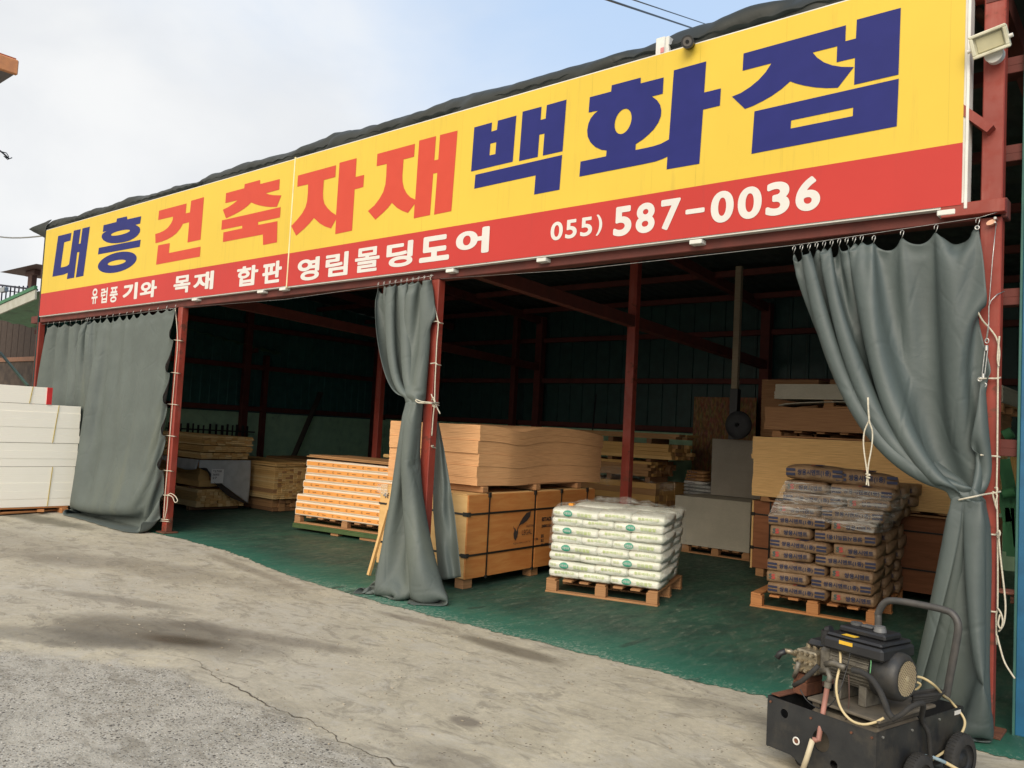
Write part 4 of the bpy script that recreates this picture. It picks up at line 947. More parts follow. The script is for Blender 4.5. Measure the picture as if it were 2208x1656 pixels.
# iron spikes and leaning pole at the side wall
sp=thing('iron_railing','dark iron railing with upright spikes against the side wall','railing',(-14.9,8.7,0))
mb=MB()
for i in range(15):
    y_=7.75+i*.12+random.uniform(-.02,.02); mb.box(-14.905,-14.885,y_,y_+random.choice((.025,.035,.05)),.01,1.40+random.uniform(-.03,.02))
mb.build('spikes',BLACKP,sp,world=True); mb=MB(); mb.bar((-14.88,7.7,1.29),(-14.88,9.6,1.27),.02,.025); mb.build('rail',BLACKP,sp,world=True)
lp=thing('leaning_pole','dark wooden pole leaning diagonally against the pale green wall','pole',(-14.6,10.0,.8))
mb=MB(); mb.bar((-14.4,9.95,.1),(-15.03,11.3,2.2),.10,.05); mb.build('pole_shaft',simple('dark_wood',(.07,.06,.045)),lp,world=True)
# ---------------------------------------------------------------- orange packages
OR0=Vector((-9.92,7.12,0)); TH=.15
gp=thing('pallet','dark green lower pallet beneath the orange-striped packages','pallet',OR0,TH,'wooden pallets')
GREENW=simple('green_painted_wood',(.06,.10,.03),(.045,.08,.025),rough=.7)
mb=MB(); mb.box(0,2.05,0,1.0,.09,.11,.003); mb.box(0,2.05,-.003,.10,.045,.0898,.003); mb.build('deck',GREENW,gp)
for X_ in (.72,1.25,1.62):
    mb=MB(); mb.box(X_,X_+(.14 if X_<1 else .3),.02,.12,.006,.0448,.003); mb.build('block',PALLETW,gp)
pallet('reddish upper pallet directly under the orange-striped packages',OR0.x+.01,OR0.y+.02,TH,1.9,.95,.11,PALLETW,.111,9)
offs=[0,.01,.03,.22,.20,.25,.28,.27]
for i in range(8):
    z0=.225+i*.1; x0=OR0.x+offs[i]*.6
    o=thing('insulation_package','white package with orange band, '+('lowest','second from bottom','third from bottom','fourth from bottom','fourth from top','third from top','second from top','topmost')[i]+' of the stack on the green pallet','package',(x0,OR0.y+.02+offs[i]*.09,z0),TH,'orange-banded packages')
    mb=MB(); mb.box(0,1.85,0,.9,0,.098,.012); mb.build('wrapped_boards',PAPER,o)
    mb=MB(); mb.box(.02,1.835,-.002,.5,.020,.076,.001); mb.build('printed_band',ORANGE,o)
    mb=MB(); ph=random.uniform(0,.25)
    for k in range(7):
        a=.05+ph+k*.275
        if a>1.72: break
        text_into(mb,'C',(a,.033,a+.028,.063),lambda a,b:(a,-.0045,b),.04)
        for j in range(5): mb.box(a+.09+j*.014,a+.101+j*.014,-.0045,-.003,.042,.051)
    mb.build('lettering',simple('brown_print',(.22,.07,.02)) if i==0 else bpy.data.materials['brown_print'],o)
# ---------------------------------------------------------------- strapped plywood crate
CT=.061; crt=thing('plywood_crate','large plywood crate bound with black straps standing on wooden blocks','crate',(-5.52,6.006,0),CT)
X0,X1,Y0,Y1_=-1.22,0,0,2.44
mb=MB(); mb.box(X0,X1-.005,Y0,Y1_,.105,.925,.006); mb.build('end_panel',PLYL,crt)
mb=MB(); mb.box(-.012,.008,.003,1.205,.104,.93,.002); mb.build('side_panel',PLYF,crt)
mb=MB(); mb.box(-.012,.012,1.19,2.44,.10,.93,.002); mb.build('side_panel',PLYF,crt)
mb=MB(); mb.box(X0,X1-.02,.003,2.43,.926,.938,.002); mb.build('top_panel',PLYL,crt)
mb=MB()
for yy in (.02,1.18,2.25):
    for xx in (X0+.03,-.58,-.13): mb=MB(); mb.box(xx,xx+.11,yy,yy+.14,.005,.104,.003); mb.build('foot',PALLETW,crt)
STRB=simple('black_strap',(.012,.012,.010),rough=.4)
def strap(pts,w=.02,axis='z'):
    mb=MB()
    for a,b in zip(pts,pts[1:]): mb.bar(a,b,w if axis=='z' else .003,.003 if axis=='z' else w,(0,0,1) if axis!='z' else (1,0,0))
    return mb
for z_ in (.335,.74):
    mb=MB(); mb.box(X0-.004,.016,Y0-.006,Y0-.003,z_-.01,z_+.01); mb.box(.013,.016,Y0-.006,2.45,z_-.01,z_+.01); mb.box(X0-.006,X0-.003,Y0,2.45,z_-.01,z_+.01); mb.build('strap',STRB,crt)
    for c in ((.0155,.01),(X0+.13,None)):
        mb=MB(); 
        if c[1] is not None: mb.box(.010,.022,-.01,.035,z_-.022,z_+.022,.003); mb.box(-.05,.01,-.012,-.004,z_-.02,z_+.02,.002)
        mb.build('strap_clip',STRB,crt) if mb.v else None
for y_ in (.33,1.15,1.68,2.25):
    mb=MB(); mb.box(.0165,.0195,y_-.010,y_+.010,.09,.946); mb.box(X0,.0195,y_-.01,y_+.01,.940,.943); mb.build('strap',STRB,crt)
    mb=MB(); mb.box(.008,.026,y_-.02,y_+.02,.90,.95,.003); mb.box(.008,.026,y_-.018,y_+.018,.085,.115,.003); mb.build('strap_clip',STRB,crt)
for x_ in (-.98,-.3):
    mb=MB(); mb.box(x_-.01,x_+.01,-.0095,-.0065,.09,.946); mb.build('strap',STRB,crt)
    mb=MB(); mb.box(x_-.02,x_+.02,-.014,-.005,.90,.95,.003); mb.box(x_-.02,x_+.02,-.014,-.005,.085,.12,.003); mb.build('strap_clip',STRB,crt)
mb=MB()
F_=lambda a,b:(.0155,a,b)
seed_=[(.80,.56),(.775,.50),(.785,.455),(.815,.425),(.845,.46),(.86,.51),(.845,.565),(.83,.52)]
mb.poly([seed_],F_); mb.poly([[(.86,.57),(.89,.62),(.93,.66),(1.0,.71),(1.08,.725),(1.07,.67),(1.02,.63),(.95,.60),(.90,.59)]],F_); mb.poly([[(.845,.545),(.875,.60),(.88,.59),(.86,.55)]],F_); mb.poly([[(.765,.585),(.775,.55),(.80,.545),(.785,.56)]],F_)
text_into(mb,'LEGAL',(.93,.475,1.12,.53),F_,.0); text_into(mb,'COLLECTION',(1.0,.555,1.14,.578),F_,.01); text_into(mb,'CM',(1.18,.40,1.24,.425),F_,.02); text_into(mb,'QUALITY',(.78,.385,1.1,.405),F_,-.005)
mb.build('lettering',INK,crt)
mb=MB()
text_into(mb,'ESTACNER',(1.30,.60,1.58,.645),F_,.05); text_into(mb,'2MMX15-8',(1.30,.53,1.5,.565),F_,.04); text_into(mb,'4.8',(1.56,.55,1.64,.58),F_,.05)
for i,s_ in enumerate(('EX','BLK','GR GSBL:')): text_into(mb,s_,(1.30,.42-.05*i,1.36+.06*(i>1)*2,.455-.05*i),F_,.05)
text_into(mb,'463',(1.56,.45,1.62,.475),F_,.04)
mb.build('lettering',INK,crt)
mb=MB(); text_into(mb,'46',(-1.17,.80,-1.07,.86),lambda a,b:(a,-.004,b),.005); mb.build('lettering',INK,crt)
def torn(u,v): return (-1.25+.16*u,-.012-.02*MN.noise(Vector((u*5,v*4,0)))-.01,.86+.09*v-.05*u*(1-v))
mb=MB(); mb.grid(torn,8,6); thick(mb.build('torn_film',FILMS,crt),.002)
# ---------------------------------------------------------------- warped fibreboard stack
FIBRE=simple('fibreboard',(.74,.41,.19),(.58,.30,.13),sc_=5,rough=.8,stretch=(1,1,40),detail=6)
ms=thing('fibreboard_stack','tall stack of warped brown fibreboard sheets on top of the plywood crate','board stack',(-5.583,6.2,.94),.068)
def wav(y): return -.045*math.exp(-((y-.70)/.32)**2)+.020*math.exp(-((y-1.5)/.4)**2)-.05*max(0,(y-1.7)/.75)**2-.012*max(0,-y)
zs=[.075,.155,.27,.40,.53,.60,.692]
for k in range(6):
    z0,z1=zs[k],zs[k+1]-.0015; ex=[.012,.0,.018,.005,.03,.022][k]; ey=[.0,.015,-.01,.02,-.005,.0][k]
    mb=MB(); ny=60; z00,z11=z0,z1; ns=max(2,round((z11-z00)/.0155))
    for sh in range(ns):
      z0=z00+(z11-z00)*sh/ns+.0004; z1=z00+(z11-z00)*(sh+1)/ns-.0004; ex_=ex+random.uniform(-.004,.004); ey_=ey+random.uniform(-.004,.004); vs=[]
      for j in range(ny+1):
        y_=-.01-ey_*.6+(2.45+ey_*.6+(.03 if k>3 else 0))*j/ny
        side=.035*math.sin(y_*3.4+.2)*min(1,max(y_,0)*2)
        for X_ in (-1.24-ex_*.6,.0+ex_*.3+side):
            for z_ in (z0,z1):
                lift=wav(y_)*(.25+.75*(z_-.075)/.62)
                vs.append((X_,y_,z_+lift))
      fs=[]
      for j in range(ny):
        a=j*4;b=a+4
        fs+=[(a+2,b+2,b+3,a+3),(a,a+1,b+1,b),(a+1,a+3,b+3,b+1),(a,b,b+2,a+2)]
      fs+=[(0,2,3,1),(ny*4,ny*4+1,ny*4+3,ny*4+2)]
      mb.add(vs,fs)
    mb.build('sheet_pack',FIBRE,ms)
dn=thing('pallet','low timber bearers between the crate and the warped fibreboard stack','pallet',(-5.583,6.2,.944),.068,'wooden pallets')
mb=MB()
for y_ in (.06,1.02,1.9): mb=MB(); mb.box(-1.2,.03,y_,y_+.09,0,.062,.004); mb.build('runner',PALLETW,dn)
mb=MB()
for x_ in (-1.15,-.6,-.1): mb.box(x_,x_+.1,.02,2.3,.0625,.073,.002)
mb.build('deck',PALLETW,dn)
sk=thing('timber_stake','thin pale stake leaning against the crate at its left corner','stake',(-6.66,5.72,0))
A=onZ(795,1240,.012); B=onY(852,1042,5.90)
mb=MB(); mb.bar(A,B,.032,.032,(0,1,0)); mb.build('stake_shaft',PLYL,sk,world=True)
mb=MB(); A=onY(838,1100,5.80); B=onY(870,1000,5.88); mb.bar(A,B,.03,.03,(0,1,0)); mb.build('stake_shaft',PLYL,sk,world=True)
# ---------------------------------------------------------------- sacks
def sack(l,d,h,n=3.2,pe=5.,mat=None,seed=0,nz=.006,nx=26,nr=28,sag=.0):
    mb=MB()
    def fn(u,v):
        t_=2*u-1; s_=t_; k=(max(0,1-abs(t_)**pe))**(1/pe); kz=.12+.88*k if abs(t_)>.999 else k
        a=2*PI*v; c,s2=math.cos(a),math.sin(a)
        y_=math.copysign(abs(c)**(2/n),c)*d/2; z_=math.copysign(abs(s2)**(2/n),s2)*h/2
        k2=max(k,.0)
        x_=l/2+t_*l/2; 
        ny=.75+.25*k2
        q=Vector((x_*5,y_*5+seed*7.3,z_*9+seed))
        w_=MN.noise(q)*nz+MN.noise(q*2.7)*nz*.4
        drop=-sag*(x_/l)**2
        return Vector((x_+w_*.6,d/2+y_*ny*(1 if k2>.0 else 0.0)+w_,h/2+z_*(k2*.9+.1)*(1 if k2>0 else .0)+w_*.6+drop))
    mb.grid(fn,nx,nr); return mb
def fronty(z,h,d,n,u=.5,pe=5.):
    s2=min(.995,abs(2*z/h-1)); c=(1-s2**n)**(1/n); k=(max(0,1-abs(2*u-1)**pe))**(1/pe)
    return d/2-c*d/2*(.75+.25*k)
# white dry-mix bags
BT=.284; BO=Vector((-4.99,6.65,0))
pallet('reddish wooden pallet carrying the white bags in the middle of the shed front',BO.x,BO.y,BT,1.13,1.12,.14,PALLETW)
HB=.0865
def printw(l,h,d,logo):
    g_=MB();w_=MB();lm=MB(); n=3.6
    F=lambda a,b,o=.006:(a,fronty(b,h,d,n,a/l,9)-o,b)
    def sub(c,fn): g_.poly([c],fn)
    if logo:
        c=ell(l*.36,h*.52,.047,.031,0,26); g_.poly([c],lambda a,b:F(a,b,.0065))
        text_into(w_,'사랑과유',(l*.36-.037,h*.52-.013,l*.36+.037,h*.52+.013),lambda a,b:F(a,b,.0085),.01)
        text_into(lm,'황토몰탈',(l*.55,h*.34,l*.86,h*.66),lambda a,b:F(a,b,.0068),.02); text_into(lm,'마오',(l*.08,h*.40,l*.20,h*.66),lambda a,b:F(a,b,.0068),.01)
    else: text_into(lm,'황토벽재시공',(l*.22,h*.48,l*.85,h*.74),lambda a,b:F(a,b,.0068),.02)
    return g_,w_,lm
WB={}
for key,l,logo in (('L',.50,1),('E',.33,0),('B',.55,0)):
    for s_ in range(3):
        d=.56 if key=='E' else .5
        e_=sack(l+.012,d,HB+.020,3.6,9,WBAG,s_+10*len(WB),.009)
        WB[key,s_]=(e_,l,d,logo)
BTH='bags of dry mix on the front pallet'
protoW={}
def place_white(key,s_,x,y,z,label):
    if (key,s_) not in protoW:
        e_,l,d,logo=WB[key,s_]; o=e_.build('white_bag',WBAG); 
        g_,w_,lm=printw(l,HB+.020,d,logo)
        if g_.v: g_.build('printed_oval',BAGGREEN,o); w_.build('lettering',SWHITE,o)
        lm.build('lettering',BAGLIME,o); protoW[key,s_]=o; r=o
    else: r=copy_tree(protoW[key,s_])
    lx=x*math.cos(BT)-y*math.sin(BT); ly=x*math.sin(BT)+y*math.cos(BT)
    r.location=(BO.x+lx,BO.y+ly,z); r.rotation_euler=(random.uniform(-.012,.012),random.uniform(-.015,.015),BT+random.uniform(-.02,.02)); tag(r,label,'bag',BTH); return r
rown=['bottom row','second row up','third row up','fourth row up','fifth row up','sixth row up','seventh row up','top row']
for k in range(8):
    z=.143+k*HB; sh=-.012*k*.3+random.uniform(-.01,.01); xo=.035*(k/8)
    if k%2==1: order=[('L',0,'left'),('E',.49,'middle'),('E',.81,'right')]
    else: order=[('E',0,'left'),('E',.32,'middle'),('L',.635,'right')]
    for key,x_,pos in order:
        pr='white bag with a green oval mark' if key=='L' else 'white bag with lime lettering'
        place_white(key,random.randrange(3),x_+xo+random.uniform(-.008,.008),sh+random.uniform(-.008,.01),z+random.uniform(-.002,.002),f'{pr}, {pos} of the {rown[k]}')
    place_white('B',random.randrange(3),.565+xo+random.uniform(-.01,.01),.55,z,f'white bag behind, at the right side of the {rown[k]}')
    if k==7: place_white('B',1,.03+xo,.53,z,'white bag behind, at the left of the top row on the front pallet')
# stretch film hood over the white bags
fm=thing('stretch_film','clear crumpled stretch film wrapped round the white bags','plastic film',BO+Vector((0,0,.14)),BT)
ztop=.143+8*HB-.14
def film(u,v):
    # around the stack, then up and over the top
    per=[(.018,-.022),(1.165,-.022),(1.165,1.08),(.018,1.08)]
    s_=u*4; i=int(s_)%4; f=s_-int(s_); a=Vector(per[i]); b=Vector(per[(i+1)%4]); p=a.lerp(b,f)
    if i==1: p.x+=.02*math.sin(PI*f)
    c=Vector((.57,.53))
    if v<.8:
        z_=.30+.10*MN.noise(Vector((u*14,0,3)))*(1-v)+(ztop-.28)*v/.8; k=1-.03*v
    else: w_=(v-.8)/.2; z_=ztop+.02+.06*math.sin(w_*PI*.5)+.05*w_*w_; k=.97*(1-w_*.985)
    p=c+(p-c)*k
    q=Vector((p.x*6,p.y*6,z_*5)); amp=.012 if v<.75 else .03
    off=MN.noise(q)*amp+MN.noise(q*2.5)*amp*.6
    dr=(p-c).normalized()*(off if v<.8 else off*.4)
    return Vector((p.x+dr.x,p.y+dr.y,z_+(off*1.5 if v>.75 else 0)+(.05*MN.noise(q*.8) if v>.85 else 0)))
mb=MB(); mb.grid(film,160,60); mb.build('film_hood',FILM,fm)
mb=MB(); mb.box(.16,.21,.10,.16,ztop+.03,ztop+.055,.004); oc=mb.build('cutter',simple('orange_plastic',(.75,.30,.03)),None); oc.location=BO+Vector((.0,.0,.14)); oc.rotation_euler=(0,0,BT); oc.name='orange_cap'; tag(oc,'small orange plastic cap lying on top of the white bags','plastic cap')
# cement sacks
CTH=.12; CO=Vector((-3.34,7.79,0))
pallet('orange-brown wooden pallet carrying the brown cement sacks',CO.x,CO.y,CTH,1.16,1.5,.14,PALLETO)
HC=.112
def kprint(l,h,d,kind,flip=False):
    n=6; F=lambda a,b,o=.0085:(a,fronty(b,h,d,n,a/l,9)-o,b)
    nv,rd,gn=MB(),MB(),MB()
    mir=(lambda a,b:F(l-a,h-b)) if flip else F
    if kind=='L':
        for x0,x1 in ((.045*l,.20*l),(.80*l,.955*l)):
            for z0,z1 in ((.30,.46),(.56,.72)): nv.poly([[(x0,z0*h),(x1,z0*h),(x1,z1*h),(x0,z1*h)]],F)
        bold_into(nv,'쌍용시멘트(1종)',(.235*l,.30*h,.775*l,.70*h),mir,.03,22)
        nv.poly([[(.50*l,.93*h),(.63*l,.93*h),(.66*l,.99*h),(.53*l,.99*h)]],F); rd.poly([[(.44*l,.93*h),(.47*l,.93*h),(.51*l,.99*h),(.48*l,.99*h)]],F)
    else:
        bold_into(gn,'S',(.09*l,.32*h,.18*l,.72*h),F,.05,20); bold_into(rd,'S',(.155*l,.32*h,.245*l,.72*h),lambda a,b:F(a,b,.0095),.05,20)
        bold_into(nv,'쌍용시멘트',(.35*l,.31*h,.90*l,.68*h),mir,.03,22)
    return nv,rd,gn
DGREEN=simple('grey_green_print',(.05,.10,.09),rough=.6)
protoK={}
def place_k(kind,var,x,y,z,label,rz=0,O=CO,T_=CTH,sag=0,rx=0,flip=False,grp='brown cement sacks'):
    key=(kind,var,flip,sag)
    if key not in protoK:
        l,d=(.575,.42) if kind in 'LM' else (.40,.56)
        hh=HC+(.05 if kind=='M' else .012)
        o=sack(l,d,hh,6 if kind!='M' else 3.,9 if kind!='M' else 4,KRAFT,var*3.1+len(kind)+ord(kind),.007,sag=sag).build('cement_sack',KRAFT)
        nv,rd,gn=kprint(l,hh,d,'L' if kind in 'LM' else 'E',flip)
        if kind!='M' or True:
            nv.build('lettering',NAVY,o)
            if rd.v: rd.build('red_mark',REDP,o)
            if gn.v: gn.build('lettering',DGREEN,o)
        protoK[key]=o; r=o
    else: r=copy_tree(protoK[key])
    lx=x*math.cos(T_)-y*math.sin(T_); ly=x*math.sin(T_)+y*math.cos(T_)
    r.location=(O.x+lx,O.y+ly,z); r.rotation_euler=(rx+random.uniform(-.02,.02),random.uniform(-.02,.02),T_+rz+random.uniform(-.05,.05)); tag(r,label,'cement sack',grp); return r
rn=['bottom row','second row up','third row up','fourth row up','fifth row up','sixth row up','seventh row up','eighth row up','ninth row up','tenth row up']
for k in range(10):
    z=.143+k*(HC-.002); jx=random.uniform(-.022,.022)+.05*max(0,k-6); wrapped=''
    if k%2==0:
        place_k('L',k%3,.135+jx,random.uniform(-.01,.015),z,f'long cement sack at the left of the {rn[k]} on its pallet')
        place_k('E',k%3,.725+jx,random.uniform(.0,.03),z,f'cement sack seen end-on at the right of the {rn[k]} on its pallet')
    else:
        place_k('E',(k+1)%3,.145+jx,random.uniform(-.01,.02),z,f'cement sack seen end-on at the left of the {rn[k]} on its pallet')
        place_k('L',(k+1)%3,.555+jx,random.uniform(-.01,.015),z,f'long cement sack at the right of the {rn[k]} on its pallet' if k!=5 else 'long cement sack printed upside down at the right of the sixth row up',flip=(k==5))
    place_k('E',k%3,.75+jx,.55,z,f'shaded cement sack behind the front ones at the right side of the {rn[k]}')
    place_k('E',(k+2)%3,.78+jx,1.09,z,f'cement sack furthest back in the shade at the right side of the {rn[k]}',.04)
    if k==9: place_k('E',1,.25,.5,z,'cement sack lying behind at the left of the tenth row up')
place_k('M',0,.27,.02,.143+10*(HC-.002)+.012,'loose cement sack at the left on the very top of the cement stack',-.03,sag=.03)
place_k('M',1,.73,.0,.143+10*(HC-.002)-.005,'loose slumped cement sack at the right on the very top of the cement stack',.14,sag=.05)
kf=thing('stretch_film','shiny torn stretch film pulled round the upper cement sacks','plastic film',CO+Vector((0,0,.9)),CTH)
def kfilm(u,v):
    z0=.143+7*(HC-.002)-.9; z1=.143+10*(HC-.002)-.9
    x_=.30+1.03*u-.16*(1-v); y_=-.022
    if u>.93: x_=.27-.17*(1-v)+1.06*.93+.1*math.sin((u-.93)/.07*PI/2); y_=-.022+(u-.93)/.07*.35
    zt=z1+.01-.05*u; zb=z0-.02+.03*math.sin(u*5)-.03*u
    z_=zb+(zt-zb)*v; q=Vector((u*7,v*3,2)); y_-=MN.noise(q)*.008+MN.noise(Vector((u*3-v*3,v*14,4)))*.008
    return (x_,y_,z_)
mb=MB(); mb.grid(kfilm,110,50); mb.build('film_sheet',FILMS,kf)
# ---------------------------------------------------------------- board stacks at the back right
def stack(name,label,mat,x0,x1,y0,y1,z0,z1,packs,jit=.012,rz=0,group='board stacks',part_='sheet_pack'):
    o=thing(name,label,'board stack',(x0,y0,z0),rz,group); w_,d_,h_=x1-x0,y1-y0,z1-z0
    cuts=[0]+sorted(packs)+[1]
    for a,b in zip(cuts,cuts[1:]):
        mb=MB(); e=random.uniform(-jit,jit); e2=random.uniform(-jit,jit); ns=max(1,round((b-a)*h_/.0145)); j2=.0035 if jit>.004 else .0012
        for k in range(ns):
            f0=a+(b-a)*k/ns; f1=a+(b-a)*(k+1)/ns; mb.box(e+random.uniform(-j2,j2),w_+random.uniform(-jit,jit)*.4,e2*.5+random.uniform(-j2,j2),d_,f0*h_+.0006,f1*h_-.0002,.0012)
        mb.build(part_,mat,o)
    return o
stack('gypsum_board_stack','front stack of pale grey gypsum boards low on its pallet right of the white bags',GYP,-5.72,-4.60,10.6,12.2,.115,.79,[.33,.66],.002,.02)
pallet('pallet under the front stack of grey gypsum boards',-5.6,10.62,.02,1.0,1.0,.11,PALLETW)
stack('gypsum_board_stack','taller darker stack of grey gypsum boards behind, reaching the beige plywood',GYPD,-5.50,-4.2,11.25,12.6,.80,1.625,[.5],.002,.0)
stack('brown_crate','lower support stack hidden under the taller gypsum boards',PLYR,-5.3,-4.25,12.3,12.6,.0,.79,[],.0,.0,'support crates','crate_panel') if False else None
c2=thing('plywood_crate','red-brown strapped plywood crate under the beige plywood stack','crate',(-4.12,9.58,0),0)
mb=MB(); mb.box(.01,2.44,.004,1.2,.10,.90,.004); mb.build('side_panel',PLYR,c2)
mb=MB(); mb.box(-.012,.0095,0,1.2,.09,.905,.003); mb.build('end_panel',PLYL,c2)
mb=MB()
for x_ in (.05,1.1,2.25): mb=MB(); mb.box(x_,x_+.1,.02,.14,.004,.0995,.003); mb.build('foot',PALLETW,c2)
for z_ in (.34,.74):
    mb=MB(); mb.box(-.014,2.445,-.002,.0035,z_-.009,z_+.009); mb.build('strap',STRB,c2); mb=MB(); mb.box(-.02,.03,-.008,.003,z_-.02,z_+.02,.002); mb.build('strap_clip',STRB,c2)
for x_ in (.22,1.2,2.2):
    mb=MB(); mb.box(x_-.01,x_+.01,-.0055,-.0022,.09,.91); mb.build('strap',STRB,c2)
stack('plywood_stack','thick stack of beige plywood sheets behind the cement sacks',BEIGE,-4.12,-1.65,9.5,10.8,.965,1.675,[.28,.36,.62,.70],.018)
pallet('thin timber bearers between the red-brown crate and the beige plywood',-4.0,9.52,0,2.3,1.1,.055,PALLETW,.908,9)
stack('plywood_stack','stack of brown plywood sheets above the beige plywood, under the grey boards',BROWNB,-3.97,-1.6,9.5,10.7,1.765,2.035,[.35,.6],.02)
pallet('pallet between the beige and the brown plywood',-3.9,9.55,0,2.2,1.1,.08,PALLETW,1.68,9)
stack('gypsum_board_stack','top stack of pale grey boards above the brown plywood sheets',GYP,-3.86,-1.5,9.5,10.7,2.135,2.31,[.5],.01)
pallet('pallet between the brown plywood and the top grey boards',-3.3,9.55,0,1.8,1.1,.09,PALLETW,2.04,5)
cv=thing('loose_board','single thin pale board sagging out under the top grey boards','board',(-3.8,9.48,2.06))
mb=MB(); mb.grid(lambda u,v:(-3.80+.9*u,9.46+.5*v,2.055+.065*math.sqrt(u)),12,4); thick(mb.build('thin_board',GYP,cv,world=True),.008)
stack('plywood_stack','dark brown sheets piled highest at the back, left of a gap',BROWNB,-4.75,-3.95,11.2,12.4,1.7,2.50,[.4],.02)
stack('plywood_stack','dark brown sheets piled highest at the back, right of a gap',BROWNB,-3.78,-2.6,11.2,12.4,1.7,2.50,[.5],.02)
rk=thing('storage_rack','dark steel rack carrying the highest sheet piles','rack',(-3.7,11.8,0))
mb=MB()
for x_ in (-4.7,-3.86,-2.7):
    for y_ in (11.25,12.35): mb.box(x_-.03,x_+.03,y_-.03,y_+.03,.004,1.64,.003)
mb.box(-4.75,-2.6,11.2,12.4,1.641,1.695,.003); mb.build('rack_frame',REDD,rk,world=True)
a=onY(1497,855,12.8); ob=thing('strand_board','dark strand board sheet standing upright against the rear wall','board',(a.x,12.8,0))
mb=MB(); mb.box(a.x,a.x+1.12,12.8,12.815,.01,2.33,.001); mb.build('board_sheet',OSB,ob,world=True)
pr=thing('timber_prop','pale wooden prop post rising to the roof behind the gypsum boards','post',(-5.1,11.1,1.63))
mb=MB(); mb.box(-5.17,-5.08,11.1,11.18,2.36,4.15,.004); mb.build('post_shaft',plank('weathered_pine',(.36,.29,.20),(.27,.21,.14)),pr,world=True)
mb=MB(); mb.box(-5.18,-5.06,11.09,11.2,1.63,2.359,.004); mb.build('post_foot',BLACKP,pr,world=True)
rl=thing('cable_reel','round dark coil leaning on the foot of the wooden prop above the grey boards','reel',(-5.0,10.95,1.84))
mb=MB(); Tm=Matrix.Translation((-4.98,10.98,1.835))@Matrix.Rotation(PI/2,4,'X')
mb.lathe([(.03,.05),(.05,.055),(.13,.05),(.185,.03),(.20,0),(.185,-.03),(.05,-.04),(.03,-.04)],Tm); mb.build('coil',simple('dark_grey_coil',(.04,.042,.045),(.025,.025,.03),rough=.7,bump=.4,bsc=30),rl,world=True)
# small bags behind
GR='small bags stacked by the gypsum boards'
zz=.74
names=[('silver','lowest silver-white bag'),('silver','second silver-white bag up'),('silver','third silver-white bag up'),('white','white bag with dark lettering'),('or','lowest orange-brown bag'),('or','middle orange-brown bag'),('or','topmost orange-brown bag')]
SILV=simple('silver_bag',(.45,.45,.43),(.3,.3,.29),sc_=14,rough=.4,bump=.5,bsc=20); ORB=simple('orange_bag',(.42,.22,.09),(.33,.16,.06),sc_=8,rough=.6,bump=.5,bsc=20)
for i,(k_,nm) in enumerate(names):
    m_={'silver':SILV,'white':SWHITE,'or':ORB}[k_]; w_=.52 if k_=='silver' else .38-.02*max(0,i-4)
    x_=-6.17+(.0 if k_=='silver' else .03*(i-2)*.5)
    o=sack(w_,.3,.058,4,6,m_,i,.006,12,14).build('small_bag',m_); o.location=(x_,11.6,zz+i*.054); tag(o,nm+' in the small pile left of the taller gypsum boards','bag',GR)
    if k_!='silver':
        mb=MB(); text_into(mb,'Conlite' if k_=='white' else 'MIX',(.06,.02,.22,.04),lambda a,b:(a,-.004,b),.02); mb.build('lettering',NAVY,o)
    else:
        mb=MB(); text_into(mb,'A-1',(.12,.022,.2,.036),lambda a,b:(a,-.004,b),.03); mb.build('lettering',INK,o)
sb=thing('timber_bundle','low timber block carrying the small bag pile','timber',(-5.9,11.7,0),0,'timber bundles'); mb=MB(); mb.box(-6.2,-5.6,11.6,12.0,.004,.735,.004); mb.build('planks',PINEC[4],sb,world=True)
# lumber at the back centre
Y=11.0
lumber('lowest big strapped timber pack behind the white bags, at the back',-8.6,-6.28,Y,Y+.95,.35,.90,.12,.10,jit=.008,pick=(1,3,1))
lumber('timber pack under loose film, second from the bottom at the back centre',-8.6,-6.42,Y,Y+.8,.99,1.22,.1,.05,jit=.06,pick=(3,1,3))
lumber('upper timber pack of pale planks at the back centre',-8.6,-6.05,Y,Y+.7,1.27,1.50,.12,.06,jit=.06,pick=(1,0,3))
lumber('thin boards lying topmost on the timber at the back centre',-8.6,-5.95,Y,Y+.6,1.58,1.66,.2,.035,jit=.08,pick=(1,3))
bb=thing('support_beam','dark bearers between the timber packs at the back centre','beam',(-7.2,11.3,0)); mb=MB()
for x_ in (-8.2,-7.2,-6.5):
    for z0,z1 in ((.004,.345),(.902,.988),(1.222,1.268),(1.502,1.578)): mb.box(x_,x_+.09,Y+.05,Y+.6,z0,z1,.003)
mb.build('bearers',PINEC[4],bb,world=True)
sf=thing('loose_film','crumpled clear film hanging over the timber at the back centre','plastic film',(-6.7,10.95,1.0))
mb=MB(); mb.grid(lambda u,v:(-7.4+1.5*u,10.96-.05*v+.03*MN.noise(Vector((u*7,v*5,1))),1.02+.10*math.sin(u*6)*(1-v)-(.14+.08*math.sin(u*9))*v),40,10); mb.build('film_sheet',FILM,sf,world=True)
st_=thing('thin_pole','thin dark pole leaning on the rear wall','pole',(-9.5,12.9,0)); mb=MB(); mb.cyl(onY(1265,1065,12.6),onY(1285,850,13.2),.015); mb.build('pole_shaft',BLACKP,st_,world=True)
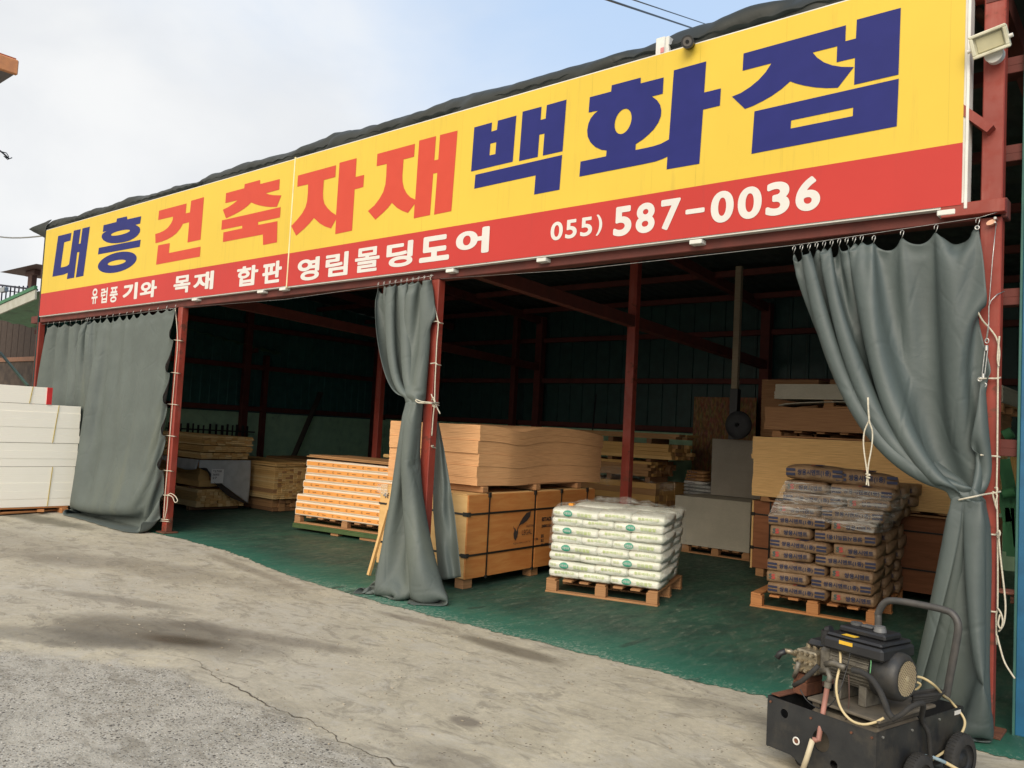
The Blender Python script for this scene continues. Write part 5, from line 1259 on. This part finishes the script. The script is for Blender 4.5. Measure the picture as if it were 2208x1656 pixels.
# ---------------------------------------------------------------- things behind the right post
jk=thing('strap_bundle','green ratchet straps hanging in the dark gap beside the blue column','strap bundle',(-.83,6.0,0))
GRS=simple('green_webbing',(.03,.14,.05),(.02,.09,.035),rough=.8)
mb=MB()
for (a,b_) in (((2162,990),(2180,1200)),((2168,990),(2196,1180)),((2160,1060),(2172,1190))): 
    A=onY(*a,5.95);B=onY(*b_,5.95); mb.bar(A,A.lerp(B,.5)+Vector((.015,0,0)),.05,.004,(0,1,0)); mb.bar(A.lerp(B,.5)+Vector((.015,0,0)),B,.05,.004,(0,1,0))
mb.cyl(onY(2165,940,5.95),onY(2183,932,5.95),.035); mb.cyl(onY(2163,1065,5.9),onY(2190,1060,5.9),.03); mb.build('webbing',GRS,jk,world=True)
yr=thing('rope_hank','ochre rope hanging in the gap beside the blue column','rope',(-.75,6.1,1.3)); mb=MB()
for i in range(3): mb.tube([onY(2182+i*5,985,6.1),onY(2184+i*5,1030,6.1),onY(2186+i*5,1085,6.1)],.010,6)
mb.build('cord',simple('ochre_rope',(.35,.2,.04)),yr,world=True)
bk=thing('shelf_unit','dark rusty shelf unit with clutter inside the bay right of the last red post','shelf',(-.3,6.6,0)); mb=MB()
for z_ in (.45,.95,1.7,2.5,3.3): mb.box(-.85,.6,6.3,6.9,z_-.03,z_,.003)
for x_ in (-.86,.6):
    for y_ in (6.28,6.9): mb.box(x_-.02,x_+.02,y_-.02,y_+.02,.004,3.6)
mb.box(-.84,.6,6.92,6.94,0,3.6); mb.build('shelf_frame',simple('dark_rust',(.03,.017,.012)),bk,world=True)
dr=thing('plastic_drum','blue plastic drum on the ground in the gap beside the blue column','drum',(-.74,5.85,0)); mb=MB(); mb.lathe([(.0,0),(.13,0),(.14,.03),(.14,.36),(.13,.40),(0,.40)],Matrix.Translation((-.70,5.98,.12))); mb.build('drum_body',simple('blue_plastic',(.012,.03,.20),rough=.4),dr,world=True)
cp_=thing('ceramic_plate','pale reddish plate lying on the low shelf beside the right post','plate',(-.78,6.0,.85)); mb=MB(); p=onY(2178,1282,5.9); mb.lathe([(0,0),(.06,.004),(.085,.02),(.08,.022),(.05,.01),(0,.008)],Matrix.Translation(p)); mb.build('plate_body',simple('pink_clay',(.5,.2,.14)),cp_,world=True)
ls=thing('wooden_shelf','small brown shelf in the gap beside the right red post','shelf',(-.76,6.0,.7)); mb=MB(); mb.box(-.86,-.62,5.82,6.2,p.z-.04,p.z-.002,.003); mb.box(-.64,-.62,6.1,6.2,.004,p.z-.04); mb.box(-.86,-.84,6.1,6.2,.004,p.z-.04); mb.build('shelf_board',RUST,ls,world=True)
# ---------------------------------------------------------------- pressure washer
WA=Vector((-1.65,4.10,0)); WT=-.2528
pw=thing('pressure_washer','dirty black wheeled pressure washer with an electric motor and a tube handle','pressure washer',WA,WT)
def W(px,py,yl):
    v=Vector((-math.sin(WT),math.cos(WT),0)); u=Vector((math.cos(WT),math.sin(WT),0)); P=onP(px,py,WA+v*yl,v)-WA; return Vector((P.dot(u),yl,P.z))
BODY=simple('black_dirty_paint',(.012,.013,.015),(.022,.023,.024),sc_=9,rough=.5,bump=.15,bsc=90,dirt=(.042,.038,.032),dsc=6,dth=(.48,.66))
CAST=simple('dirty_cast_alloy',(.17,.155,.125),(.10,.09,.075),sc_=25,rough=.55,metal=.3,bump=.5,bsc=70,dirt=(.07,.055,.04),dsc=10)
BRASS=simple('dirty_brass',(.36,.31,.22),(.22,.18,.12),sc_=30,rough=.4,metal=.6)
RUB=simple('rubber',(.018,.018,.018),(.03,.028,.025),sc_=20,rough=.85,bump=.4,bsc=120)
DUST=simple('dusty_grey',(.12,.10,.075),(.08,.068,.05),sc_=12,rough=.9,dirt=(.05,.04,.03))
L_,D_=.58,.79; zb,zt=.085,.335
mb=MB()
# front wall with holes
hs=[ell(.10,.275,.022,.022,0,16),ell(.305,.21,.045,.05,0,22),ell(.375,.125,.02,.02,0,16)]
outer=[(0,zb+.01),(.30,zb-.03),(L_,zb),(L_,zt),(0,zt)]
outer=[(0,zb+.005),(.14,zb+.005),(.20,zb-.02),(.5,zb-.02),(L_,zb),(L_,zt),(0,zt)]
mb.poly([outer]+hs,lambda a,b:(a,0,b)); mb.poly([outer]+hs,lambda a,b:(a,.006,b))
for hh in [outer]+hs:
    k=len(hh); mb.add([(a,0,b) for a,b in hh]+[(a,.006,b) for a,b in hh],[(i,(i+1)%k,k+(i+1)%k,k+i) for i in range(k)])
mb.build('frame_panel',BODY,pw)
mb=MB(); so_=[(.006,zb),(.16,zb),(.22,zb+.06),(.34,zb+.065),(.42,zb),(.50,zb+.03),(.56,zb+.07),(.74,zb+.07),(D_,zb+.02),(D_,zt),(.006,zt)]
mb.poly([so_],lambda a,b:(L_,a,b)); mb.poly([so_],lambda a,b:(L_-.006,a,b)); k=len(so_); mb.add([(L_,a,b) for a,b in so_]+[(L_-.006,a,b) for a,b in so_],[(i,(i+1)%k,k+(i+1)%k,k+i) for i in range(k)]); mb.build('frame_panel',BODY,pw)
mb=MB(); mb.box(0,.006,.0065,D_,zb,zt); mb.box(.0065,L_-.0065,D_-.006,D_,zb,zt); mb.build('frame_panel',BODY,pw)
mb=MB(); mb.box(.0065,L_-.007,.0065,D_-.0065,zb+.005,zb+.015); mb.build('floor_plate',BODY,pw)
mb=MB(); mb.box(0,.05,.03,D_,zt+.001,zt+.006); mb.build('rim_flange',RUST,pw)
# inner tank and deck
mb=MB(); mb.box(.20,.56,.06,.44,zb+.02,.33,.02); mb.build('inner_tank',DUST,pw)
mb=MB(); mb.box(.19,.565,.05,.55,.36,.375,.004); mb.box(.20,.24,.08,.5,.331,.3595,.003); mb.box(.50,.54,.08,.5,.331,.3595,.003); mb.build('motor_mount',DUST,pw)
# motor
yc,zc=.25,.54
mb=MB()
mb.cyl((.235,yc,zc),(.45,yc,zc),.088,n=40)
for i in range(30):
    a=2*PI*i/30; c=Vector((.0,math.cos(a),math.sin(a)))
    mb.bar(Vector((.24,yc,zc))+c*.094,Vector((.445,yc,zc))+c*.094,.005,.018,c)
mb.build('motor_body',CAST,pw)
mb=MB(); mb.box(.26,.30,yc-.09,yc+.09,.376,.47,.004); mb.box(.39,.43,yc-.09,yc+.09,.376,.47,.004); mb.build('motor_feet',CAST,pw)
Tx=Matrix.Translation((.45,yc,zc))@Matrix.Rotation(PI/2,4,'Y')
mb=MB(); mb.lathe([(.098,-.01),(.112,0),(.114,.08),(.108,.11),(.092,.128),(.082,.130),(.080,.127)],Tx,40); mb.build('fan_cover',BODY,pw)
mb=MB(); mb.lathe([(.082,.118),(0,.118)],Tx,40); mb.build('fan_shadow',BLACKP,pw)
mb=MB()
for i in range(-7,8):
    o_=i*.0112; h_=math.sqrt(max(.081**2-o_*o_,0))
    mb.bar(Tx@Vector((o_*.707-h_*.707,o_*.707+h_*.707,.127)),Tx@Vector((o_*.707+h_*.707,o_*.707-h_*.707,.127)),.0032,.003,(1,0,0))
    mb.bar(Tx@Vector((o_*.707+h_*.707,-o_*.707+h_*.707,.1285)),Tx@Vector((o_*.707-h_*.707,-o_*.707-h_*.707,.1285)),.0032,.003,(1,0,0))
mb.cyl(Tx@Vector((0,0,.126)),Tx@Vector((0,0,.131)),.012); mb.build('fan_grille',simple('dusty_cream_metal',(.45,.38,.24),(.32,.26,.17),rough=.6),pw)
# switch box on top
mb=MB(); mb.box(.225,.535,.11,.40,.615,.675,.012); mb.box(.235,.525,.12,.39,.6755,.695,.010); mb.box(.26,.50,.19,.34,.6955,.725,.008); mb.build('switch_box',BLACKP,pw)
mb=MB(); mb.cyl((.44,.25,.7255),(.44,.25,.745),.030,.026); mb.cyl((.44,.25,.7452),(.44,.25,.752),.024); mb.build('knob',simple('grey_knob',(.14,.14,.14),rough=.4),pw)
mb=MB(); mb.cyl((.30,.28,.7255),(.30,.28,.737),.028); mb.box(.34,.40,.25,.30,.7255,.738,.004); mb.build('switch',simple('grey_switch',(.08,.08,.08)),pw)
mb=MB(); mb.box(.315,.385,.1085,.1097,.655,.672); mb.poly([[(.315,.12),(.385,.12),(.385,.165),(.315,.165)]],lambda a,b:(a,b+.005,.6962)); mb.build('warning_label',simple('yellow_label',(.75,.45,.03)),pw)
mb=MB(); mb.cyl((.215,.16,.62),(.215,.16,.69),.026); mb.cyl((.215,.16,.69),(.24,.16,.70),.02); mb.build('cable_gland',BLACKP,pw)
# pump
mb=MB(); mb.box(.045,.165,.15,.36,.45,.565,.010)
for i in range(4):
    for j in range(3):
        x_=.06+i*.03; z_=.47+j*.04; mb.cyl((x_,.15,z_),(x_,.132,z_),.010,n=10); mb.cyl((x_,.132,z_),(x_,.125,z_),.0075,n=6)
for i in range(3): mb.cyl((.065+i*.038,.24,.565),(.065+i*.038,.24,.582),.014,n=12)
for z_ in (.48,.51,.54): mb.box(.035,.175,.145,.149,z_-.003,z_+.003)
mb.build('pump_head',BRASS,pw)
mb=MB(); mb.box(.166,.236,.17,.33,.46,.60,.015); mb.build('pump_flange',CAST,pw)
mb=MB(); mb.box(.055,.16,.22,.36,.566,.61,.02); mb.build('crankcase',BODY,pw)
mb=MB(); mb.box(.03,.11,.16,.30,.335,.40,.004); mb.box(.03,.11,.16,.30,.401,.44,.004); mb.build('pump_stand',RUST,pw)
mb=MB(); mb.tube([(.05,.16,.53),(.03,.13,.545),(.012,.11,.545)],.013); mb.build('hose_fitting',BRASS,pw)
mb=MB(); mb.tube([(.018,.11,.545),(-.005,.095,.53),(-.015,.085,.505)],.015); mb.build('pipe_cap',BLACKP,pw)
mb=MB(); mb.tube([W(1722,1428,.12),W(1718,1445,.12),W(1712,1460,.13)],.012); mb.build('hose_fitting',CAST,pw); mb=MB(); mb.tube([W(1780,1432,.10),W(1800,1430,.09),W(1812,1436,.09),W(1822,1440,.09)],.014); mb.build('hose_fitting',CAST,pw); mb=MB(); mb.tube([W(1770,1447,.10),W(1785,1446,.09),W(1790,1460,.08),W(1786,1475,.08)],.014); mb.cyl(W(1786,1470,.08),W(1784,1482,.08),.017); mb.build('hose_fitting',CAST,pw)
mb=MB(); mb.tube([W(1765,1435,.07),W(1750,1450,.05),W(1730,1468,.05),W(1712,1478,.06)],.012); mb.build('black_hose',RUB,pw)
PINK=simple('dirty_pink_hose',(.36,.16,.12),(.26,.12,.09),sc_=12,rough=.6)
mb=MB(); A=W(1784,1480,.08);B=Vector((.300,-.012,.215)); B2=W(1752,1595,-.03); mb.tube([A,A.lerp(B,.6),B,B.lerp(B2,.4),B2],.0125,10); mb.build('drain_hose',PINK,pw)
mb=MB(); mb.tube([B2,W(1742,1628,-.04),W(1728,1668,-.05)],.013,10); mb.build('drain_hose',simple('dirty_cream_hose',(.55,.47,.32),(.42,.36,.25)),pw)
# cables
CABL=simple('cream_cable',(.58,.47,.27),(.48,.38,.2),rough=.5)
def cable(pts,r,m,name='cable'):
    pts=[Vector(q) for q in pts]; pp=[]
    for i in range(len(pts)-1):
        q=[pts[max(i-1,0)],pts[i],pts[i+1],pts[min(i+2,len(pts)-1)]]
        for j in range(8): pp.append(cat(*q,j/8))
    pp.append(pts[-1]); mb=MB(); mb.tube(pp,r,8); return mb.build(name,m,pw)
cable([W(1811,1398,.15),W(1812,1430,.12),W(1804,1470,.08),W(1805,1500,.05),W(1815,1530,.04),W(1835,1553,.03),W(1860,1562,.03),W(1885,1558,.05),W(1906,1548,.07)],.0062,CABL)
cable([W(1966,1458,.35),W(1990,1462,.4),W(2015,1478,.45),W(2035,1500,.6),W(2050,1512,.74),Vector((.60,.76,.28)),Vector((.612,.70,.22)),Vector((.60,.62,.17)),Vector((.592,.45,.135)),Vector((.59,.28,.125))],.0062,CABL)
cable([W(1975,1470,.38),W(1985,1476,.4),W(1975,1486,.4),W(1960,1484,.38)],.005,CABL)
cable([W(1838,1445,.08),W(1858,1450,.08),W(1880,1465,.08),W(1897,1490,.07),W(1908,1515,.06),W(1915,1535,.06),W(1925,1548,.06)],.014,RUB)
# corrugated conduit
pts=[W(1922,1552,.06),W(1945,1540,.08),W(1965,1524,.12),W(1990,1518,.22),(.594,.36,.345),(.605,.40,.28),(.605,.42,.20),(.603,.43,.12),(.60,.43,.04)]
pts=[Vector(q) for q in pts]; pp=[]
for i in range(len(pts)-1):
    q=[pts[max(i-1,0)],pts[i],pts[i+1],pts[min(i+2,len(pts)-1)]]
    for j in range(14): pp.append(cat(*q,j/14))
mb=MB(); mb.tube(pp,[.013 if i%2 else .009 for i in range(len(pp))],8); mb.build('corrugated_conduit',RUB,pw)
cable([W(1725,1486,.05),W(1740,1510,.05),W(1765,1527,.05),W(1790,1520,.05),W(1810,1490,.06),W(1826,1440,.10),W(1835,1400,.12)],.0028,BLACKP)
cable([W(1830,1455,.09),W(1831,1490,.08),W(1830,1520,.08),W(1824,1552,.07)],.0028,simple('brown_wire',(.08,.04,.03)))
cable([W(1872,1408,.14),W(1878,1425,.13),W(1876,1452,.13)],.0025,simple('green_wire',(.15,.4,.18)))
for i in range(4): cable([Vector((.50,.45,.37+.012*i)),Vector((.56+.01*i,.55,.40+.012*i)),Vector((.50,.66,.38+.01*i)),Vector((.40,.55,.375))],.009,RUB,'cable_coil')
# handle
mb=MB(); y_=.77; P=[(.13,y_,.34),(.13,y_,.66),W(1893,1325,y_),W(1905,1302,y_),W(1925,1295,y_),W(1980,1303,y_),W(2035,1315,y_),W(2055,1325,y_),W(2066,1348,y_),W(2062,1385,y_),W(2050,1450,y_),W(2040,1505,y_)]
pts=[Vector(q) for q in P]; pp=[]
for i in range(len(pts)-1):
    q=[pts[max(i-1,0)],pts[i],pts[i+1],pts[min(i+2,len(pts)-1)]]
    for j in range(6): pp.append(cat(*q,j/6))
mb.tube(pp+[pts[-1]],.0185,14); mb.build('handle',simple('worn_grey_tube',(.045,.045,.044),(.07,.065,.06),sc_=15,rough=.5,bump=.2),pw)
mb=MB(); mb.box(L_+.0005,L_+.002,.70,.76,.305,.325); mb.build('white_sticker',SWHITE,pw)
mb=MB(); mb.tube([(.175+.016*math.cos(a),-.004,.168+.016*math.sin(a)) for a in [2*PI*i/20 for i in range(20)]],.004,6,closed=True); mb.build('outlet_ring',SWHITE,pw)
mb=MB(); mb.lathe([(0,0),(.014,0)],Matrix.Translation((.175,-.002,.168))@Matrix.Rotation(PI/2,4,'X')); mb.build('outlet_hole',RUST,pw)
def wheel(x,y,r,w_,tilt=0):
    T=Matrix.Translation((x,y,r))@Matrix.Rotation(PI/2,4,'Y')
    mb=MB(); mb.lathe([(r*.62,-w_/2),(r*.86,-w_/2),(r*.97,-w_*.36),(r,-w_*.18),(r,w_*.18),(r*.97,w_*.36),(r*.86,w_/2),(r*.62,w_/2)],T,48)
    for i in range(40):
        a=2*PI*i/40; mb.bar(T@Vector((math.cos(a)*r,math.sin(a)*r,-w_*.3)),T@Vector((math.cos(a+.05)*r,math.sin(a+.05)*r,w_*.3)),.004,.004,(1,0,0))
    t_=mb.build('tyre',RUB,pw); mb=MB(); mb.lathe([(0,-w_*.3),(r*.25,-w_*.35),(r*.3,-w_*.2),(r*.58,-w_*.15),(r*.63,-w_*.45),(r*.63,w_*.45),(r*.58,w_*.15),(r*.3,w_*.2),(r*.25,w_*.35),(0,w_*.3)],T,32); mb.build('rim',BODY,t_)
for (x_,z_) in ((.02,.31),(.56,.31),(.56,.12),(.46,.30),(.25,.30)):
    mb=MB(); mb.cyl((x_,-.006,z_),(x_,.0005,z_),.006,n=6); mb.build('bolt',RUST,pw)
for (y_,z_) in ((.05,.31),(.30,.30),(.55,.31),(.74,.12)):
    mb=MB(); mb.cyl((L_-.0005,y_,z_),(L_+.006,y_,z_),.006,n=6); mb.build('bolt',STEEL,pw)
wheel(.625,.28,.105,.06); wheel(.63,.66,.12,.06); wheel(.12,.15,.06,.05)
# blue hose lying by the wheel and a tub rim at the frame edge
bh=thing('water_hose','pale blue water hose looping beside the pressure washer wheel','hose',onZ(1980,1640,.02))
bp=[(1990,1700,.05),(1975,1662,.09),(1968,1645,.12),(1978,1634,.15),(2000,1630,.16),(2022,1637,.15),(2040,1645,.13)]
pts=[onZ(a,b_,z_) for a,b_,z_ in bp]; pp=[]
for i in range(len(pts)-1):
    q=[pts[max(i-1,0)],pts[i],pts[i+1],pts[min(i+2,len(pts)-1)]]
    for j in range(6): pp.append(cat(*q,j/6))
mb=MB(); mb.tube(pp,.0085,10); mb.build('hose_tube',simple('pale_blue_hose',(.28,.38,.43),rough=.4),bh,world=True)
mb=MB(); mb.tube([pp[-1],onZ(2070,1662,.1),onZ(2100,1700,.04)],.0085,10); mb.build('hose_tube',CABL,bh,world=True)
c=onZ(1405,1697,.22); tub=thing('plastic_tub','pale blue plastic tub, only its rim showing at the bottom edge','tub',(c.x,c.y,0))
mb=MB(); mb.lathe([(0,.002),(.09,.002),(.125,.20),(.14,.215),(.14,.225),(.13,.228),(.12,.215),(.085,.01),(0,.01)],Matrix.Translation((c.x,c.y,0)),40); mb.build('tub_body',simple('tub_blue',(.35,.45,.55),rough=.4),tub,world=True)
# debris on the slab
rr=random.Random(5)
db=MB()
for i in range(420):
    X_=-12+10.5*rr.random()**.7; Y_=rr.uniform(2.2,5.05); s_=rr.uniform(.003,.011); db.box(X_,X_+s_*rr.uniform(1,2.6),Y_,Y_+s_,.001,.001+s_*.5,.001)
tag(db.build('grit',simple('grit',(.22,.18,.12),(.5,.45,.36),sc_=9)),kind='stuff')
# ---------------------------------------------------------------- neighbours on the left
nb=thing('neighbour_shed','green corrugated lean-to roof on dark red purlins beside the shed at the left edge','shed',(-16.5,6,0))
GRT=simple('green_roof_sheet',(.10,.22,.12),(.08,.18,.10),rough=.6,dirt=(.05,.1,.06),dth=(.5,.7)); 
P1=onX(82,628,-15.5);P2=onX(0,664,-17.6)
dirx=(P2-P1); P2=P1+dirx*1.6
bk_=Vector((.6,4.6,-.62))
mb=MB(); n=26
def roof2(u,v): return P1+(P2-P1)*u+bk_*v+Vector((0,0,.03*abs(math.sin(v*PI*16))))
mb.grid(roof2,1,96,False); mb.build('roof_sheet',GRT,nb,world=True)
mb=MB(); mb.bar(P1+Vector((0,-.03,-.06)),P2+Vector((0,-.03,-.06)),.03,.17); mb.build('fascia',simple('pale_fascia',(.42,.42,.37),(.36,.36,.3)),nb,world=True)
mb=MB(); mb.bar(P1+Vector((0,-.04,.06)),P2+Vector((0,-.04,.06)),.05,.06); mb.build('fascia',simple('green_trim',(.05,.18,.09)),nb,world=True)
for v_ in (.22,.55,.88):
    mb=MB(); mb.bar(P1+bk_*v_+Vector((0,0,-.06)),P2+bk_*v_+Vector((0,0,-.06)),.08,.08); mb.build('purlin',REDD,nb,world=True)
for u_ in (.05,.95):
    A=P1+(P2-P1)*u_+bk_*.95; mb=MB(); mb.box(A.x-.05,A.x+.05,A.y-.05,A.y+.05,0,A.z-.08); mb.build('support_post',REDD,nb,world=True)
mb=MB(); mb.bar(onY(0,760,9.3),onY(60,832,9.0),.06,.06); mb.build('brace',simple('dark_green_steel',(.03,.07,.04)),nb,world=True)
fw=thing('wooden_fence','dark brown board fence wall with narrow slots and an orange-brown rail behind the foam boards','fence',(-24,12,0))
Y=12.5; BRW=simple('dark_brown_boards',(.075,.05,.038),(.055,.036,.028),rough=.85,bump=.3,bsc=20)
zT=onY(0,735,Y).z; zB=onY(0,772,Y).z
mb=MB(); x=-40.; 
while x<-15.6: mb.box(x,x+.62,Y,Y+.05,zB,zT+1.5,.004); x+=.66
mb.build('boards',BRW,fw,world=True)
mb=MB(); mb.box(-40,-15.5,Y-.05,Y+.08,zB-.18,zB,.01); mb.build('rail',simple('orange_brown_beam',(.30,.13,.06)),fw,world=True)
mb=MB(); mb.box(-40,-15.5,Y,Y+.3,0,zB-.181); mb.build('lower_wall',simple('mottled_wall',(.11,.08,.06),(.05,.036,.03),sc_=3,rough=.9,bump=.5,bsc=8),fw,world=True)
pv=thing('pavilion','brown timber pavilion top with curved brackets rising beyond the green roof','pavilion',(-24,13,0)); Y=13.
A=onY(33,590,Y);B=onY(88,576,Y); z0=onY(60,577,Y).z; zl=onY(33,592,Y).z
BR2=simple('reddish_brown_timber',(.12,.05,.035),(.085,.035,.025),rough=.7)
mb=MB(); cxv=(A.x+B.x)/2+.25; hw=(B.x-A.x)/2+.5
mb.add([(cxv-.3,Y+.3,z0),(cxv+1.2,Y+.3,z0),(A.x,Y-.6,zl),(B.x+1.2,Y-.6,zl),(A.x,Y+1.2,zl),(B.x+1.2,Y+1.2,zl)],[(0,2,3,1),(0,1,5,4),(0,4,2),(1,3,5),(2,4,5,3)]); mb.build('roof',BR2,pv,world=True)
mb=MB(); p=onY(70,600,Y); mb.box(p.x-.22,p.x+.22,Y-.1,Y+.1,2.5,zl,.01); mb.box(p.x-.5,p.x+.5,Y-.12,Y+.12,zl-.22,zl-.001,.02); mb.build('post',BR2,pv,world=True)
rl2=thing('roof_railing','dark blue-black balcony railing above the fence at the left edge','railing',(-24,11.5,0)); Y=11.5; mb=MB()
for (a,b_,r_) in (((0,614),(80,625),.07),((0,624),(60,633),.04)): mb.bar(onY(-60,a[1]-7,Y),onY(*b_,Y),r_,r_)
for i in range(9):
    p=onY(i*9-4,622,Y); mb.box(p.x-.02,p.x+.02,Y-.02,Y+.02,p.z-1.0,p.z+.1)
mb.build('rails',simple('navy_steel',(.02,.02,.05)),rl2,world=True)
mb=MB(); p=onY(14,624,Y-.1); mb.box(p.x-.28,p.x+.22,Y-.25,Y-.1,p.z-.12,p.z+.06,.01); mb.build('box',STEEL,rl2,world=True)
hs_=thing('tiled_house','tall house at the top left, only its orange eave corner in view','house',(-30,4,0))
C_=onX(32,158,-25.); mb=MB(); z_=C_.z
mb.box(-34,-25,C_.y-9,C_.y,z_-.05,z_+.12,.02); mb.build('eave_soffit',simple('grey_soffit',(.16,.13,.12)),hs_,world=True)
mb=MB(); mb.box(-25.02,-24.9,C_.y-9,C_.y+.05,z_-.06,z_+.36,.03); mb.build('fascia',simple('orange_fascia',(.62,.25,.09),(.5,.2,.08)),hs_,world=True)
mb=MB(); mb.add([(-25,C_.y-9,z_+.37),(-25,C_.y,z_+.37),(-34,C_.y,z_+2.6),(-34,C_.y-9,z_+2.6)],[(0,1,2,3)]); thick(mb.build('roof',simple('orange_tiles',(.5,.13,.05),(.4,.1,.04)),hs_,world=True),.1)
mb=MB(); mb.box(-33.5,-25.9,C_.y-8.5,C_.y-.8,0,z_-.051); mb.build('wall',simple('house_wall',(.5,.47,.4)),hs_,world=True)
wr_=thing('service_wires','curled service wires on a bracket at the left edge of the sky','wires',onX(5,333,-22.)); mb=MB()
mb.tube([onX(-40,300,-22.),onX(0,325,-22.),onX(12,335,-22.),onX(20,343,-22.)],.02,6); mb.tube([onX(0,326,-22.),onX(14,330,-22.),onX(19,338,-22.),onX(14,342,-22.),onX(8,336,-22.)],.012,6); mb.tube([onX(10,334,-22.),onX(16,344,-22.),onX(26,340,-22.)],.012,6); mb.build('wire_strand',BLACKP,wr_,world=True)
up=thing('utility_pole','grey utility pole just off the left edge carrying wires','pole',onX(-45,300,-22.)); a=onX(-45,300,-22.); mb=MB(); mb.cyl((a.x,a.y,0),(a.x,a.y,9.),.12); mb.build('pole_shaft',simple('grey_pole',(.3,.3,.3)),up,world=True)
pl=thing('power_line','two dark overhead power lines crossing the sky above the signboard','power line',onY(1500,60,7.)); mb=MB()
for (a,b_,r_) in (((1300,-4),(1503,64),.008),((1355,-4),(1528,54),.0045)):
    A=onY(*a,4.2);B=onY(*b_,7.4); A2=A+(A-B)*3; B2=B+(B-A)*2; mb.tube([A2,A,B,B2],r_,6)
mb.build('wire_strand',BLACKP,pl,world=True)
cl=thing('overhead_cable','thin grey cable sagging from the left edge to the shed corner','cable',onY(40,510,5.5)); mb=MB(); A=onX(-60,495,-20.);B=Vector((-15.3,5.5,onY(84,512,5.5).z)); mb.tube([A.lerp(B,i/10)+Vector((0,0,-.10*math.sin(PI*i/10))) for i in range(11)],.014,6); mb.build('wire_strand',STEEL,cl,world=True)
